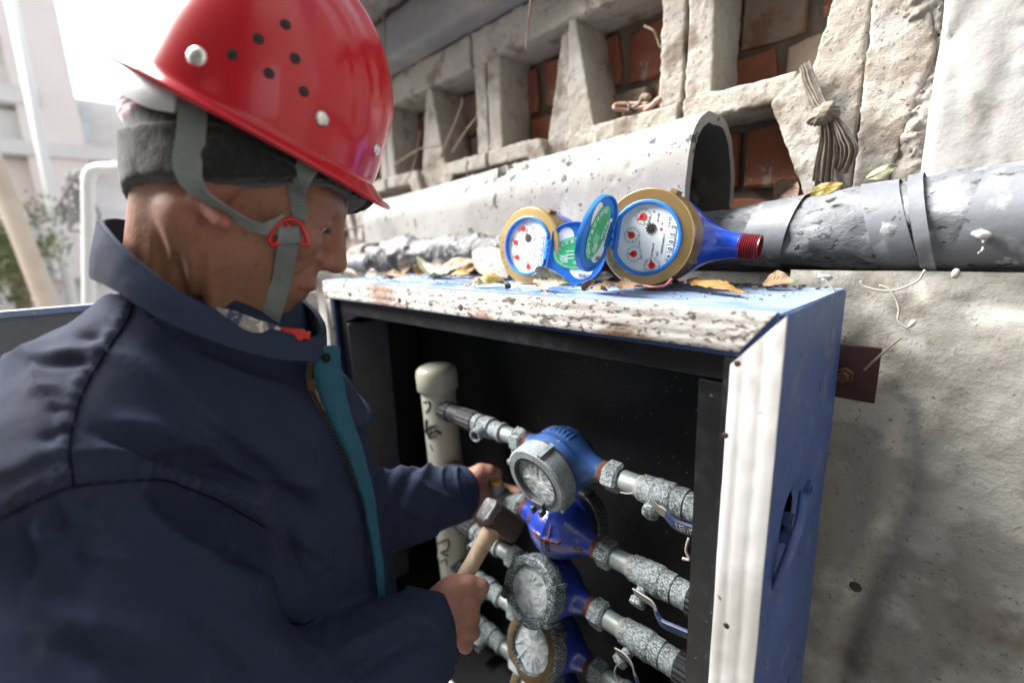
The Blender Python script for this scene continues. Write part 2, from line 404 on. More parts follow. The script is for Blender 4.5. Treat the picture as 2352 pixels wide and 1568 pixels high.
m_hat = M('black_knit', (.0055, .0057, .0062), .95, mix=(60, (.010, .0105, .0115), .4, .7), bump=(420, .8, 3, .0015), sheen=.25)
m_hat_fuzz = M('grey_wool_knit', (.012, .0123, .0135), .95, spec=.1, mix=(140, (.026, .027, .030), .46, .75), bump=(350, .9, 4, .002), sheen=.3)
m_hat_red = M('maroon_yarn', (.22, .022, .06), .95, bump=(420, .8, 3, .001), sheen=.3)
m_hat_white = M('pale_yarn', (.55, .53, .55), .95, bump=(420, .8, 3, .001), sheen=.3)
m_hair = M('black_hair', (.014, .012, .012), .5, bump=(300, .8, 3, .001), stretch=(1, 1, .25))
m_skin = M('skin', (.2, .1, .07), .58, attr='tone', mix=(140, (.10, .042, .028), .54, .85), bump=(520, .8, 4, .0008), bump2=(90, .7, 6, .0018), sss=.05, spec=.35)
m_nail = M('finger_nail', (.26, .15, .115), .35)
m_eye = M('eyeball', (.55, .5, .45), .15)
m_jacket = M('navy_workwear', (.0175, .0245, .0480), .92, mix=(6, (.022, .030, .055), .45, .68), mix2=(3.6, (.027, .029, .038), .52, .78), spots=(38, .60, .2, (.034, .040, .058)), spots2=(420, .74, .06, (.06, .065, .08)), bump=(900, .4, 2, .0006), bump2=(28, .35, 4, .004), spec=.10)
m_seam = M('navy_seam', (.003, .004, .009), .95, spec=.03, bump=(600, .4, 2, .0006))
m_teal = M('teal_lining', (.004, .060, .100), .85, mix=(30, (.006, .048, .078), .5, .7), bump=(900, .4, 2, .0006), bump2=(40, .3, 4, .003))
m_plaid = M('plaid_shirt', (.20, .18, .17), .85, wave=(34, 'X', (.03, .04, .08), .45, .6), spots=(120, .55, .06, (.45, .42, .38)), bump=(500, .4, 2, .0006))
m_snap = M('dark_snap', (.02, .02, .02), .4, .6)
m_zip = M('zip_brass', (.09, .065, .045), .4, .8)
m_meter_new = M('blue_meter_enamel', (.004, .05, .42), .22, mix=(9, (.006, .06, .46), .45, .65), coat=.5, bump=(50, .12, 4, .002))
m_meter_old = M('worn_blue_enamel', (.020, .060, .185), .40, mix=(14, (.028, .078, .22), .45, .65), spots=(22, .67, .03, (.13, .105, .085), .9), spots2=(75, .70, .03, (.15, .06, .03), .9), bump=(50, .3, 4, .002))
m_meter_bright = M('royal_blue_enamel', (.010, .028, .225), .32, mix=(20, (.028, .045, .20), .48, .72), spots=(75, .715, .02, (.14, .05, .025), .9), spots2=(26, .74, .02, (.1, .05, .03), .8), coat=.5, bump=(40, .2, 4, .002))
m_rust = M('rust', (.085, .028, .013), .9, mix=(90, (.035, .015, .010), .45, .65), bump=(220, .9, 5, .002))
m_rust_bright = M('orange_rust', (.095, .027, .011), .9, mix=(90, (.05, .02, .011), .45, .65), bump=(220, .9, 5, .002))
m_brass = M('turned_brass', (.58, .41, .18), .3, 1., mix=(16, (.50, .34, .14), .45, .65), spots=(60, .70, .04, (.28, .16, .08), .6), bump=(140, .1, 4, .001))
m_brass_side = M('cast_brass', (.34, .25, .13), .45, .9, mix=(40, (.22, .15, .08), .45, .7), bump=(160, .35, 4, .001))
m_bezel = M('blue_plastic', (.02, .16, .52), .35, mix=(30, (.03, .19, .56), .45, .65))
m_dial = M('dial_white', (.70, .73, .74), .3, coat=.6)
m_ink = M('black_ink', (.015, .015, .017), .5)
m_inkgrey = M('grey_ink', (.16, .17, .18), .5)
m_inkred = M('red_ink', (.66, .02, .012), .45)
m_greensticker = M('green_sticker', (.035, .42, .145), .4, mix=(30, (.05, .46, .18), .45, .65))
m_whitesticker = M('white_sticker', (.78, .80, .80), .4)
m_register = M('register_window', (.36, .40, .41), .3)
m_redthread = M('red_painted_thread', (.17, .012, .018), .35, mix=(60, (.10, .01, .012), .45, .65), bump=(200, .3, 3, .001))
m_galv = M('flaked_galvanising', (.050, .064, .070), .62, .1, mix=(25, (.11, .135, .145), .45, .65), spots=(300, .49, .09, (.27, .305, .315), .8), spots2=(620, .56, .06, (.36, .40, .41), .8), bump=(430, .8, 4, .001))
m_galv_dark = M('speckled_dark_zinc', (.018, .030, .034), .55, .1, mix=(60, (.05, .07, .076), .45, .65), spots=(380, .545, .04, (.36, .41, .42), .8), spots2=(800, .58, .04, (.30, .34, .35), .8), bump=(430, .6, 4, .001))
m_galv_pale = M('frosted_zinc', (.13, .155, .16), .6, .1, mix=(40, (.19, .22, .225), .45, .65), spots=(520, .58, .06, (.34, .38, .385), .8), spots2=(300, .63, .06, (.07, .085, .09), .8), bump=(430, .6, 4, .001))
m_galv_smooth = M('dull_galvanised_steel', (.20, .245, .25), .5, .35, mix=(40, (.30, .31, .28), .5, .7), spots=(520, .66, .05, (.5, .52, .5), .8), bump=(240, .4, 4, .001))
m_glass_broken = M('crazed_glass', (.44, .485, .49), .3, mix=(60, (.32, .365, .375), .45, .6), mix2=(190, (.42, .46, .46), .55, .68), bump=(160, .8, 4, .002), coat=.6)
m_glass_shard = M('glass_shard', (.36, .40, .41), .15, coat=.3)
m_dullbrass = M('dull_brass_ring', (.17, .115, .055), .5, .6, mix=(40, (.10, .08, .055), .45, .65), spots=(300, .66, .05, (.4, .36, .28), .8), bump=(160, .4, 4, .001))
m_blackplastic = M('black_pipe_plastic', (.016, .0165, .019), .6, spec=.3, mix=(50, (.035, .035, .039), .5, .7), bump=(120, .2, 4, .001))
m_pvc = M('cream_pvc', (.42, .415, .35), .4, mix=(9, (.34, .335, .275), .5, .7), spots=(60, .72, .04, (.3, .28, .22)), bump=(60, .06, 4, .001))
m_marker = M('marker_ink', (.012, .012, .014), .5)
m_leverblue = M('blue_vinyl_sleeve', (.018, .038, .095), .45, mix=(60, (.05, .065, .11), .5, .7))
m_lever = M('bare_lever_steel', (.20, .19, .17), .55, .3, bump=(120, .3, 4, .001))
m_levertext = M('cream_print', (.42, .38, .30), .6)
m_string = M('hemp_string', (.30, .28, .24), .9)
m_yellowcap = M('yellow_cap', (.52, .25, .03), .45)
m_handle = M('hammer_ash_wood', (.28, .205, .13), .65, mix=(30, (.19, .13, .075), .42, .7), mix2=(140, (.38, .32, .24), .55, .72), stretch=(1, 1, .18), bump=(90, .4, 4, .001))
m_hammer = M('forged_hammer_steel', (.018, .012, .010), .6, .4, mix=(40, (.034, .019, .013), .45, .65), bump=(140, .5, 5, .001))
m_hammer_face = M('worn_hammer_face', (.055, .05, .052), .5, .5, mix=(90, (.14, .135, .14), .5, .7), bump=(200, .5, 4, .001))
m_rag = M('dusty_rag', (.17, .145, .112), .95, mix=(30, (.115, .098, .075), .45, .65), bump=(500, .6, 3, .001), sheen=.2)
m_twig = M('dry_twig', (.22, .17, .12), .9)
m_copper = M('pinkish_wire', (.40, .23, .17), .5)
m_plate = M('dark_red_plate', (.034, .006, .006), .7, mix=(30, (.02, .006, .0055), .45, .65), bump=(100, .4, 4, .001))
m_clay = M('white_scrap', (.34, .335, .32), .7, bump=(80, .5, 4, .002))
def leafmat(n, a, b, c, rough=.6):
    return M(n, a, rough, mix=(45, b, .42, .66), mix2=(130, c, .58, .72), bump=(160, .5, 4, .001), spec=.35)
m_leaf_tan = leafmat('tan_leaf', (.25, .165, .092), (.19, .115, .062), (.12, .07, .036))
m_leaf_pink = leafmat('pinkish_leaf', (.135, .098, .085), (.11, .076, .065), (.08, .052, .043))
m_leaf_olive = leafmat('olive_leaf', (.19, .16, .035), (.27, .14, .025), (.12, .09, .03))
m_leaf_grey = leafmat('grey_green_leaf', (.17, .17, .105), (.23, .22, .15), (.10, .09, .05))
m_leaf_brown = leafmat('brown_leaf', (.10, .057, .034), (.14, .085, .05), (.055, .03, .018))
m_leaf_yellow = leafmat('yellow_leaf', (.24, .135, .028), (.17, .09, .022), (.11, .055, .018))
m_petiole = M('red_petiole', (.30, .07, .06), .55)
# far side of the alley
m_far_wall = M('pale_far_wall', (.88, .86, .85), .9, mix=(.8, (.66, .62, .59), .4, .7))
m_far_pink = M('pink_brick_far', (.86, .78, .75), .9, mix=(1.4, (.88, .83, .80), .4, .7), bump=(14, .3, 3, .02))
m_far_grey = M('grey_ledge', (.78, .76, .74), .9, mix=(2, (.70, .67, .65), .4, .7))
m_far_window = M('far_window_glass', (.62, .68, .70), .3)
m_far_frame = M('white_window_frame', (.78, .78, .78), .6)
m_far_blind = M('white_far_panel', (.80, .80, .79), .8, mix=(1, (.75, .75, .74), .4, .6))
m_pole = M('tan_pole', (.60, .50, .39), .85, mix=(4, (.5, .41, .32), .4, .7))
m_leafgreen = M('far_foliage', (.10, .13, .035), .6, mix=(7, (.16, .18, .05), .4, .6), mix2=(3, (.07, .09, .03), .5, .7))
m_bark = M('bark', (.16, .13, .10), .9, mix=(6, (.22, .18, .14), .4, .6))
m_whitepipe = M('white_vent_pipe', (.74, .73, .70), .5)
m_clutter = M('cable_grey', (.30, .29, .28), .8)
# ------------------------------------------------------------------ ground
g = G(); nx, ny = 60, 60
gx = np.linspace(-1, 1, nx); gx = np.sign(gx)*np.abs(gx)**2.2*60
Pg = np.zeros((nx, ny, 3)); Pg[..., 0] = gx[:, None]-3; Pg[..., 1] = gx[None, :]
Pg[..., 2] = .012*fbm(Pg.reshape(-1, 3), .8, 3).reshape(nx, ny)-.012
g.grid(Pg); tag(build(g, 'ground', m_ground, smooth=180), 'grey concrete floor of the narrow alley', kind='structure')

# ------------------------------------------------------------------ lower wall (rough render) behind the cabinet
def rough_sheet(x0, x1, z0, z1, y, hx, amp, sc, back=.16, top=None):
    xs = np.arange(x0, x1+hx*.5, hx); zs = np.arange(z0, z1+hx*.5, hx)
    Pt = np.zeros((len(xs), len(zs), 3)); Pt[..., 0] = xs[:, None]; Pt[..., 2] = zs[None, :]; Pt[..., 1] = y
    q = Pt.reshape(-1, 3); d = amp*fbm(q, sc, 5, .55)+amp*.8*np.clip(fbm(q+5, sc*.25, 3), -.3, .5)
    return Pt, d.reshape(len(xs), len(zs))
low = thing('rendered_wall', 'rough grey weathered render wall below the wrapped pipe, beside the cabinet', 'wall', (.2, .29, 0))
Pt, d = rough_sheet(-.06, .75, .55, 1.47, .292, .006, .0042, 26)
zf = (Pt[..., 2]-1.36)/.11; chip = np.clip(fbm(Pt.reshape(-1, 3)*np.array([1, 1, 1.6]), 9, 4).reshape(d.shape)*1.6+zf*.7-.25, 0, 1)
ver = np.exp(-((Pt[..., 0]-.075+.02*np.sin(Pt[..., 2]*9))/.016)**2)*np.clip(1.38-Pt[..., 2], 0, .1)*10
Pt[..., 1] += d+.012*chip+.010*ver
g = G(); g.grid(Pt.transpose(1, 0, 2)[::-1]); build(g, 'render_face', m_lower, low, smooth=180)
g = G(); g.box((-2.6, .325, 0), (2.2, .80, 1.462)); g.box((.75, .29, 0), (2.2, .33, 1.462)); g.box((-.06, .29, 0), (.76, .33, .552)); build(g, 'wall_core', m_lower, low)
# dark hole in the render
c = onY(1968, 1338, .290); g = G(); g.lathe([(0, .0075), (.001, .0072), (.0012, .003)], c-np.array([0, .010, 0]), (0, -1, 0), 14); build(g, 'hole', m_black, low, smooth=40)

# ------------------------------------------------------------------ brick infill behind the lattice
bw = thing('brick_wall', 'red brick infill seen through the openings of the concrete lattice', 'wall', (-1, .56, 1.462))
g = G(); g.box((-2.6, .56, 1.462), (.4, .80, 2.35)); build(g, 'mortar_bed', m_joint, bw)
bmesh_cache = []
for v in range(6):
    q = random.Random(v); w, h = .112, .116
    c = [(-w/2+q.uniform(0, .012), -h/2+q.uniform(0, .010)), (0, -h/2+q.uniform(-.004, .004)), (w/2-q.uniform(0, .012), -h/2+q.uniform(0, .010)), (w/2-q.uniform(0, .005), q.uniform(-.02, .02)), (w/2-q.uniform(0, .014), h/2-q.uniform(0, .012)), (q.uniform(-.02, .02), h/2-q.uniform(0, .005)), (-w/2+q.uniform(0, .014), h/2-q.uniform(0, .012))]
    g = G(); g.prism(c, (0, 0, 0), (1, 0, 0), (0, 0, 1), (0, .05, 0))
    me = bpy.data.meshes.new('brick'); me.from_pydata(g.verts().tolist(), [], g.F)
    bm = bmesh.new(); bm.from_mesh(me); bmesh.ops.bevel(bm, geom=[e for e in bm.edges if min(e.verts[0].co.y, e.verts[1].co.y) < .01 and abs(e.verts[0].co.y-e.verts[1].co.y) < .01], offset=.004, segments=1, affect='EDGES'); bm.to_mesh(me); bm.free()
    me2 = me.copy(); me.materials.append(m_brick); me2.materials.append(m_brick_pale); bmesh_cache.append((me, me2))
for row in range(5):
    z = 1.535+row*.128; x = -2.1+(row % 2)*.06
    while x < .1:
        if z < 1.56 or True:
            o = bpy.data.objects.new('brick', bmesh_cache[rng.randrange(6)][1 if rng.random() < .26 else 0]); COL.objects.link(o); o.parent = bw
            o.location = Vector((x, .542+rng.uniform(-.01, .008), z+rng.uniform(-.004, .004)))-bw.location; o.rotation_euler = (rng.uniform(-.04, .04), rng.uniform(-.05, .05), rng.uniform(-.07, .07))
        x += .124+rng.uniform(-.004, .006)

# ------------------------------------------------------------------ precast lattice
lat = thing('concrete_lattice', 'pale precast concrete lattice of posts, wedges and sloping arches under a beam', 'lattice wall', (-1, .45, 1.47))
def block(name, poly, y0, y1, mat=m_concrete, h=.0038, amp=.0022, rd=.003, parent=lat):
    poly = np.array(poly, float); lo = np.array([poly[:, 0].min()-.012, y0-.012, poly[:, 1].min()-.012]); hi = np.array([poly[:, 0].max()+.012, y1+.012, poly[:, 1].max()+.012])
    V, F = surface(lambda p: sd_polyY(p, poly, y0, y1, rd)+amp*fbm(p, 45, 3)+amp*.5*fbm(p, 14, 2)+amp*1.0*fbm(p, 120, 3, .65), lo, hi, h)
    return build((V, F), name, mat, parent, smooth=180)
PIT = .545; CX0 = -.027
for k in range(4):
    xp = CX0-PIT/2-PIT*k                      # double post
    y0 = .437
    for s in (-1, 1):
        block('post', [(xp+(-.050 if s < 0 else .003), 1.762), (xp+(-.003 if s < 0 else .052), 1.762), (xp+(.052 if s > 0 else -.003), 1.99), (xp+(.003 if s > 0 else -.05), 1.99)], y0+(.002 if s < 0 else 0), .55)
    # sloping arch below the post: top piece broken at the joint, two legs
    a = PIT/2-.078
    for s in (-1, 1):
        e = xp+s*a
        if s < 0: block('arch_top', [(e, 1.722), (xp-.004, 1.722), (xp-.004, 1.762), (e+.008, 1.762)], y0-.012, .55)
        else: block('arch_top', [(xp+.004, 1.726), (e, 1.726), (e-.008, 1.766), (xp+.004, 1.766)], y0-.008, .55)
        if s > 0: block('arch_leg', [(e+.050, 1.50), (e+.092, 1.50), (e+.002, 1.765), (e-.042, 1.726)][:4], y0-.010, .55)
        else: block('arch_leg', [(e-.092, 1.50), (e-.050, 1.50), (e+.042, 1.722), (e-.002, 1.765)], y0-.011, .55)
for k in range(4):                            # wedges between the arches: two halves with a joint
    xw = CX0-PIT*k
    block('wedge', [(xw-.024, 1.50), (xw-.003, 1.50), (xw-.003, 1.99), (xw-.020, 1.99), (xw-.074, 1.752)], .447, .55)
    block('wedge', [(xw+.001, 1.50), (xw+.024, 1.50), (xw+.076, 1.75), (xw+.022, 1.99), (xw+.001, 1.99)], .435, .55)
block('top_rail', [(-1.95, 1.985), (-.90, 1.985), (-.90, 2.068), (-1.95, 2.068)], .43, .56, h=.006)
block('top_rail', [(-.895, 1.985), (-.33, 1.985), (-.33, 2.068), (-.895, 2.068)], .433, .56, h=.006)
block('top_rail', [(-.325, 1.985), (.05, 1.985), (.05, 2.068), (-.325, 2.068)], .43, .56, h=.006)
block('bottom_ledge', [(-2.0, 1.455), (.06, 1.455), (.06, 1.502), (-2.0, 1.502)], .36, .58, m_mortar, h=.008, amp=.006)

# beam and eave over it
bmth = thing('lintel_beam', 'smooth grey concrete lintel beam jutting out over the lattice', 'beam', (-1, .36, 2.07))
block('beam_body', [(-2.4, 2.070), (.6, 2.070), (.6, 2.19), (-2.4, 2.19)], .365, .70, m_beam, h=.010, amp=.003, parent=bmth)
eave = thing('eave_slab', 'dark broken concrete eave slab above the beam, behind the helmet', 'eave', (-1.4, .25, 2.2))
block('slab', [(-2.6, 2.215), (-.86, 2.205), (-.86, 2.30), (-2.6, 2.32)], .16, .75, m_mortar, h=.012, amp=.012, parent=eave)
block('white_plaster_scrap', [(-1.02, 2.165), (-.90, 2.150), (-.87, 2.26), (-1.05, 2.26)], .30, .325, m_plaster, h=.008, amp=.006, parent=eave)

# ------------------------------------------------------------------ plastered pier at the right with its broken mortar joint
pier = thing('plastered_pier', 'bright white plastered pier standing above the wrapped pipe at the end of the lattice', 'pier', (.4, .45, 1.46))
def pier_sd(p):
    d = sd_box(p, (.052, .402, 1.40), (1.6, .80, 2.7), .012)
    return d+.0018*fbm(p, 16, 4)+.0009*fbm(p, 70, 3)-.006*np.clip(.05-np.abs(fbm(p*np.array([1, 1, .5]), 9, 4)), 0, .05)/.05*-1*(fbm(p+4, 5, 2) > .05)
V, F = surface(pier_sd, (.03, .38, 1.45), (.95, .47, 2.2), .007)
build((V, F), 'plaster_coat', m_plaster, pier, smooth=180)
g = G(); g.box((.08, .43, 1.463), (2.2, .80, 3.2)); build(g, 'pier_core', m_plaster, pier)
mj = thing('mortar_joint', 'crumbling grey mortar seam between the last lattice wedge and the white pier', 'mortar', (.02, .45, 1.47))
def joint_sd(p):
    xc = .030+.012*np.sin(p[:, 2]*16)+.01*vnoise(p*np.array([0, 0, 1]), 22)
    w = .030+.016*np.clip((1.70-p[:, 2])/.15, 0, 1.6)
    d = np.hypot((p[:, 0]-xc)*.9, (p[:, 1]-.475)*.8)-w
    d = np.maximum(d, np.maximum(1.47-p[:, 2], p[:, 2]-2.2))
    return d*.8+.010*fbm(p, 34, 4, .6)+.005*fbm(p+3, 12, 2)+.006*fbm(p, 120, 3, .7)
V, F = surface(joint_sd, (-.07, .40, 1.46), (.12, .54, 2.2), .0032)
build((V, F), 'mortar_body', m_mortar, mj, smooth=180)

# ------------------------------------------------------------------ far side of the alley
FX = -9.0
def far(x, y, X=FX): return onX(x, y, X)
fb = thing('alley_building', 'pale pink building with white window bands across the far end of the alley', 'building', (FX-1, 0, 0))
yb_ = far(138, 100)[1]; zb_ = far(180, 226)[2]
g = G(); g.box((FX-3, -7, 0), (FX, yb_, 6.0)); build(g, 'facade', m_far_wall, fb)
g = G(); g.box((FX-3, yb_+.005, 0), (FX-.01, 7, zb_)); build(g, 'low_wing', m_far_wall, fb)
def fbox(name, x0, y0, x1, y1, t, mat, par=fb, base=0):
    a = far(x0, y0); b = far(x1, y1); lo = np.minimum(a, b); hi = np.maximum(a, b)
    g = G(); g.box((FX+base, lo[1], lo[2]), (FX+base+t, hi[1], hi[2])); return build(g, name, mat, par)
fbox('brick_pier', 60, -300, 130, 640, .30, m_far_pink); fbox('brick_pier', -330, -300, -200, 640, .30, m_far_pink)
fbox('brick_band', -300, 345, 150, 470, .06, m_far_pink); fbox('brick_band', -300, 105, 90, 210, .06, m_far_pink)
fbox('brick_band', 300, 420, 420, 520, .06, m_far_pink)
fbox('ledge', -300, 338, 260, 352, .37, m_far_grey); fbox('ledge', -300, 208, 90, 219, .34, m_far_grey)
fbox('white_panel', -260, 225, 58, 335, .12, m_far_blind); fbox('white_panel', -260, -60, 30, 100, .12, m_far_blind); fbox('white_panel', -300, 475, 400, 560, .1, m_far_blind)
fw = fbox('window_frame', 145, 238, 215, 345, .08, m_far_frame)
for (a, b, c, d) in [(152, 246, 178, 282), (184, 246, 209, 282), (152, 290, 178, 328), (184, 290, 209, 328)]: fbox('pane', a, b, c, d, .02, m_far_window, fw, .085)
fw = fbox('window_frame', 10, 548, 130, 640, .08, m_far_frame)
for (a, b, c, d) in [(18, 556, 66, 632), (74, 556, 122, 632)]: fbox('pane', a, b, c, d, .02, m_far_window, fw, .085)
side = thing('side_wall_building', 'washed-out white building on the left side of the alley', 'building', (-8, -4.4, 0))
g = G(); g.box((-30, -5.6, 0), (-6.6, -4.2, 5.2)); build(g, 'wall', m_far_wall, side)
for k in range(4):
    x = -7.6+k*-2.2
    g = G(); g.box((x-.6, -4.21, 3.0), (x+.6, -4.16, 4.6)); w = build(g, 'window_frame', m_far_frame, side)
    for s in (-1, 1): g = G(); g.box((x+s*.29-.25, -4.165, 3.08), (x+s*.29+.25, -4.15, 4.52)); build(g, 'pane', m_far_window, w)
opp = thing('unseen_opposite_house', 'unseen grey rendered house across the alley, behind the photographer, sized to cut fill light', 'building', (1, -3.3, 0))  # never in view; height and distance set to darken the camera-side fill
g = G(); g.box((-2.6, -6.5, 0), (6.5, -3.0, 6.6)); build(g, 'wall', m_lower, opp)
g = G(); g.box((-2.9, -6.8, 6.6), (6.8, -2.7, 6.75)); build(g, 'roof_slab', m_beam, opp)
for k in range(3):
    x = -1.2+k*2.4; g = G(); g.box((x-.55, -3.01, 1.2), (x+.55, -2.96, 2.6)); w = build(g, 'window_frame', m_far_frame, opp)
    for s in (-1, 1): g = G(); g.box((x+s*.27-.23, -2.965, 1.27), (x+s*.27+.23, -2.95, 2.53)); build(g, 'pane', m_far_window, w)
endw = thing('added_blocker_house', 'unseen grey rendered house added right of the photographer to block fill light', 'building', (2.9, -1, 0))  # unseen house added as an occluder: cuts fill light from the right
g = G(); g.box((2.4, -2.99, 0), (5.5, .28, 6.6)); build(g, 'wall', m_lower, endw)
g = G(); g.box((2.2, -2.99, 6.6), (5.7, .28, 6.75)); build(g, 'roof_slab', m_beam, endw)
g = G(); g.box((2.36, -2.0, 1.3), (2.41, -.9, 2.6)); w = build(g, 'window_frame', m_far_frame, endw)
for s in (-1, 1): g = G(); g.box((2.35, -1.45+s*.27-.23, 1.37), (2.365, -1.45+s*.27+.23, 2.53)); build(g, 'pane', m_far_window, w)
# leaning tan pole
a, b = P(-45, 300, 3.6), P(118, 720, 3.6); dv = (b-a)
g = G(); g.tube([a-dv*.9, a, b, b+dv*1.9], [.062, .066, .07, .078], 14)
pl = build(g, 'utility_pole', m_pole, smooth=180); tag(pl, 'thick tan pole leaning at the left edge behind the worker', 'pole')
a, b = P(24, 0, 4.6), P(92, 330, 4.6); dv = b-a
g = G(); g.tube([a-dv*.5, b+dv*2.4], .045, 10); tag(build(g, 'drain_pipe', m_whitepipe, smooth=180), 'thin pale drainpipe rising past the pink brick pier', 'drainpipe')
# white vent pipe with a bend beside the hat
vp = thing('vent_pipe', 'white plastic vent pipe with a bent top, just behind the knitted hat', 'pipe', P(200, 900, 2.6))
pts = [P(205, 1250, 2.6), P(205, 700, 2.6), P(203, 470, 2.6), P(202, 430, 2.6), P(208, 398, 2.6), P(228, 388, 2.6), P(262, 388, 2.6)]
g = G(); g.tube(spline(pts, 40), .031, 14); build(g, 'pipe', m_whitepipe, vp, smooth=180)
g = G(); g.lathe([(0, .037), (.05, .037), (.05, .034)], P(262, 388, 2.6), camv(1, 0, 0), 16); build(g, 'socket', m_whitepipe, vp, smooth=40)
# loose cables
cb = G()
for k in range(9):
    c = P(rng.uniform(150, 200), rng.uniform(440, 500), 3.1); cb.tube(spline([c+camv(rng.uniform(-.12, .12), rng.uniform(-.14, .14), rng.uniform(-.05, .05)) for _ in range(5)], 24), .010, 6)
tag(build(cb, 'cable_bundle', m_clutter, smooth=180), 'tangle of grey cables hanging in the blurred alley', 'cables')
# tree at the lower left
tr = thing('alley_tree', 'sunlit leafy green tree low at the left edge of the alley', 'tree', P(60, 900, 4.2))
g = G(); g.tube(spline([P(90, 1100, 4.2), P(66, 800, 4.2), P(52, 690, 4.2), P(34, 600, 4.2), P(20, 540, 4.2)], 20), np.linspace(.09, .02, 20), 9)
g.tube(spline([P(56, 720, 4.2), P(20, 640, 4.1), P(-20, 590, 4.0)], 10), np.linspace(.04, .012, 10), 7); g.tube(spline([P(50, 690, 4.2), P(70, 630, 4.3), P(74, 590, 4.4)], 10), np.linspace(.03, .01, 10), 7)
build(g, 'trunk', m_bark, tr, smooth=180)
cl = []; 
for k in range(26):
    c = P(rng.gauss(-30, 55), rng.gauss(600, 42), 4.2+rng.gauss(0, .35)); cl.append((c, rng.uniform(.07, .17)))
Vl = []; Fl = []; rs = np.random.RandomState(3)
for c, r in cl:
    for q in range(110):
        o = c+rs.normal(0, 1, 3)*r*.6; a = nrm(rs.normal(0, 1, 3)); b = nrm(np.cross(a, rs.normal(0, 1, 3))); s = rs.uniform(.016, .034)
        i = len(Vl); Vl += [o-a*s, o+b*s*.5, o+a*s, o-b*s*.5]; Fl.append((i, i+1, i+2, i+3))
build((np.array(Vl), Fl), 'crown', m_leafgreen, tr)
# ------------------------------------------------------------------ half-round cement tile lying along the ledge
def fbm2(q, s): return fbm(q, s, 4)
nu, nv = 64, 210; TLX = -1.275
tx = np.linspace(TLX, -.2, nv)
prof = []
for u in np.linspace(0, 1, nu):                   # front foot -> crown -> back foot
    if u < .14: prof.append((-.091, -.075*(1-u/.14)))
    elif u > .86: prof.append((.091, -.075*((u-.86)/.14)))
    else:
        a = math.pi*(1-(u-.14)/.72); prof.append((.091*math.cos(a), .098*math.sin(a)))
prof = np.array(prof)
Pt = np.zeros((nu, nv, 3)); Pt[..., 0] = tx[None, :]; tp_ = (1-.24*(-.2-tx)/1.175)[None, :]; Pt[..., 1] = .342+prof[:, 0][:, None]*tp_-.006*(1-tp_); Pt[..., 2] = 1.537+(.075+prof[:, 1][:, None])*tp_
flat = Pt.reshape(-1, 3); nn = np.zeros_like(flat); nn[:, 1] = np.repeat(prof[:, 0], nv); nn[:, 2] = np.maximum(np.repeat(prof[:, 1], nv), 0); nn /= np.linalg.norm(nn, axis=1)[:, None]
pit = np.clip(fbm(flat, 55, 3)-.32, 0, .35)*np.clip(fbm(flat+9, 5, 2)*2.2+.35, 0, 1)
rz = np.clip(fbm(flat*np.array([1, 1, 1]), 34, 4)-.20, 0, .5)*np.exp(-((flat[:, 0]+.55)/.22)**2)*np.exp(-((nn[:, 2]-.80)/.25)**2)
flat = flat+nn*(.0025*fbm(flat, 9, 3)-.022*pit+.034*rz*np.sign(fbm(flat, 90, 2)))[:, None]
Pt = flat.reshape(nu, nv, 3)
end = .006*fbm(np.stack([np.zeros(nu), np.linspace(0, 3, nu), np.zeros(nu)], 1), 4, 3); Pt[:, -1, 0] += end
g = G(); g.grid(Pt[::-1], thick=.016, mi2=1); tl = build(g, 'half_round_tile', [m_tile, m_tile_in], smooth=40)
tag(tl, 'long pitted half-round cement tile lying along the ledge, open end to the right', 'roof tile')
# ------------------------------------------------------------------ wrapped pipe leaving to the right
wp = thing('wrapped_pipe', 'fat grey pipe lagged with dusty wrinkled tape, running right above the cabinet', 'pipe', (.2, .33, 1.46))
def pipe_c(x): return np.stack([x, np.full_like(x, .335), 1.521+.004*np.sin(x*9)], -1)
def pipe_r(x): return np.interp(x, [-.9, -.25, -.14, .0, .1, .2, .6, 1.4], [.040, .041, .044, .054, .056, .060, .060, .06])
def lag(name, x0, x1, extra, mat, amp=.004, sc=30, n=None, skew=0., ns=60, thick=None):
    n = n or max(6, int((x1-x0)/.006)); xs = np.linspace(x0, x1, n); th = np.linspace(0, 2*math.pi, ns, endpoint=False)
    Pt = np.zeros((ns, n, 3))
    for i, a in enumerate(th):
        xx = xs+skew*math.sin(a); c = pipe_c(xx); r = pipe_r(xx)+extra
        Pt[i] = c; Pt[i, :, 1] -= r*math.cos(a); Pt[i, :, 2] += r*math.sin(a)
    f = Pt.reshape(-1, 3); c = pipe_c(f[:, 0]); d = f-c; d /= np.linalg.norm(d, axis=1)[:, None]
    f = f+d*(amp*fbm(f*np.array([1, 1.4, 1.4]), sc, 4)+amp*.7*fbm(f+4, sc*.3, 2))[:, None]
    g = G(); g.grid(f.reshape(ns, n, 3)[::-1], closeu=True)
    return build(g, name, mat, wp, smooth=180)
lag('lagging', -.62, 1.6, 0, m_wrap, .007, 26)
lag('tape_band', -.125, -.068, .0025, m_wrap_band, .0012, 20, skew=.012)
lag('tape_band', .022, .060, .003, m_wrap_band, .0015, 20, skew=-.018)
lag('torn_tape', .064, .078, .006, m_wrap_band, .003, 40, skew=-.014)
lag('tape_band', .108, .21, .003, m_wrap_band, .002, 20, skew=.01)
lag('torn_tape', .30, .34, .004, m_wrap_white, .003, 40, skew=.01)
def scrap(name, c, r, parent, mat=m_clay, sq=(1, .6, .6), h=.0025, amp=.006):
    c = np.asarray(c); V, F = surface(lambda p: sd_ell(p, c, IDENT, (r*sq[0], r*sq[1], r*sq[2]))+amp*fbm(p, 90, 3)+amp*fbm(p+2, 30, 2), c-r*1.7, c+r*1.7, h)
    return build((V, F), name, mat, parent, smooth=180)
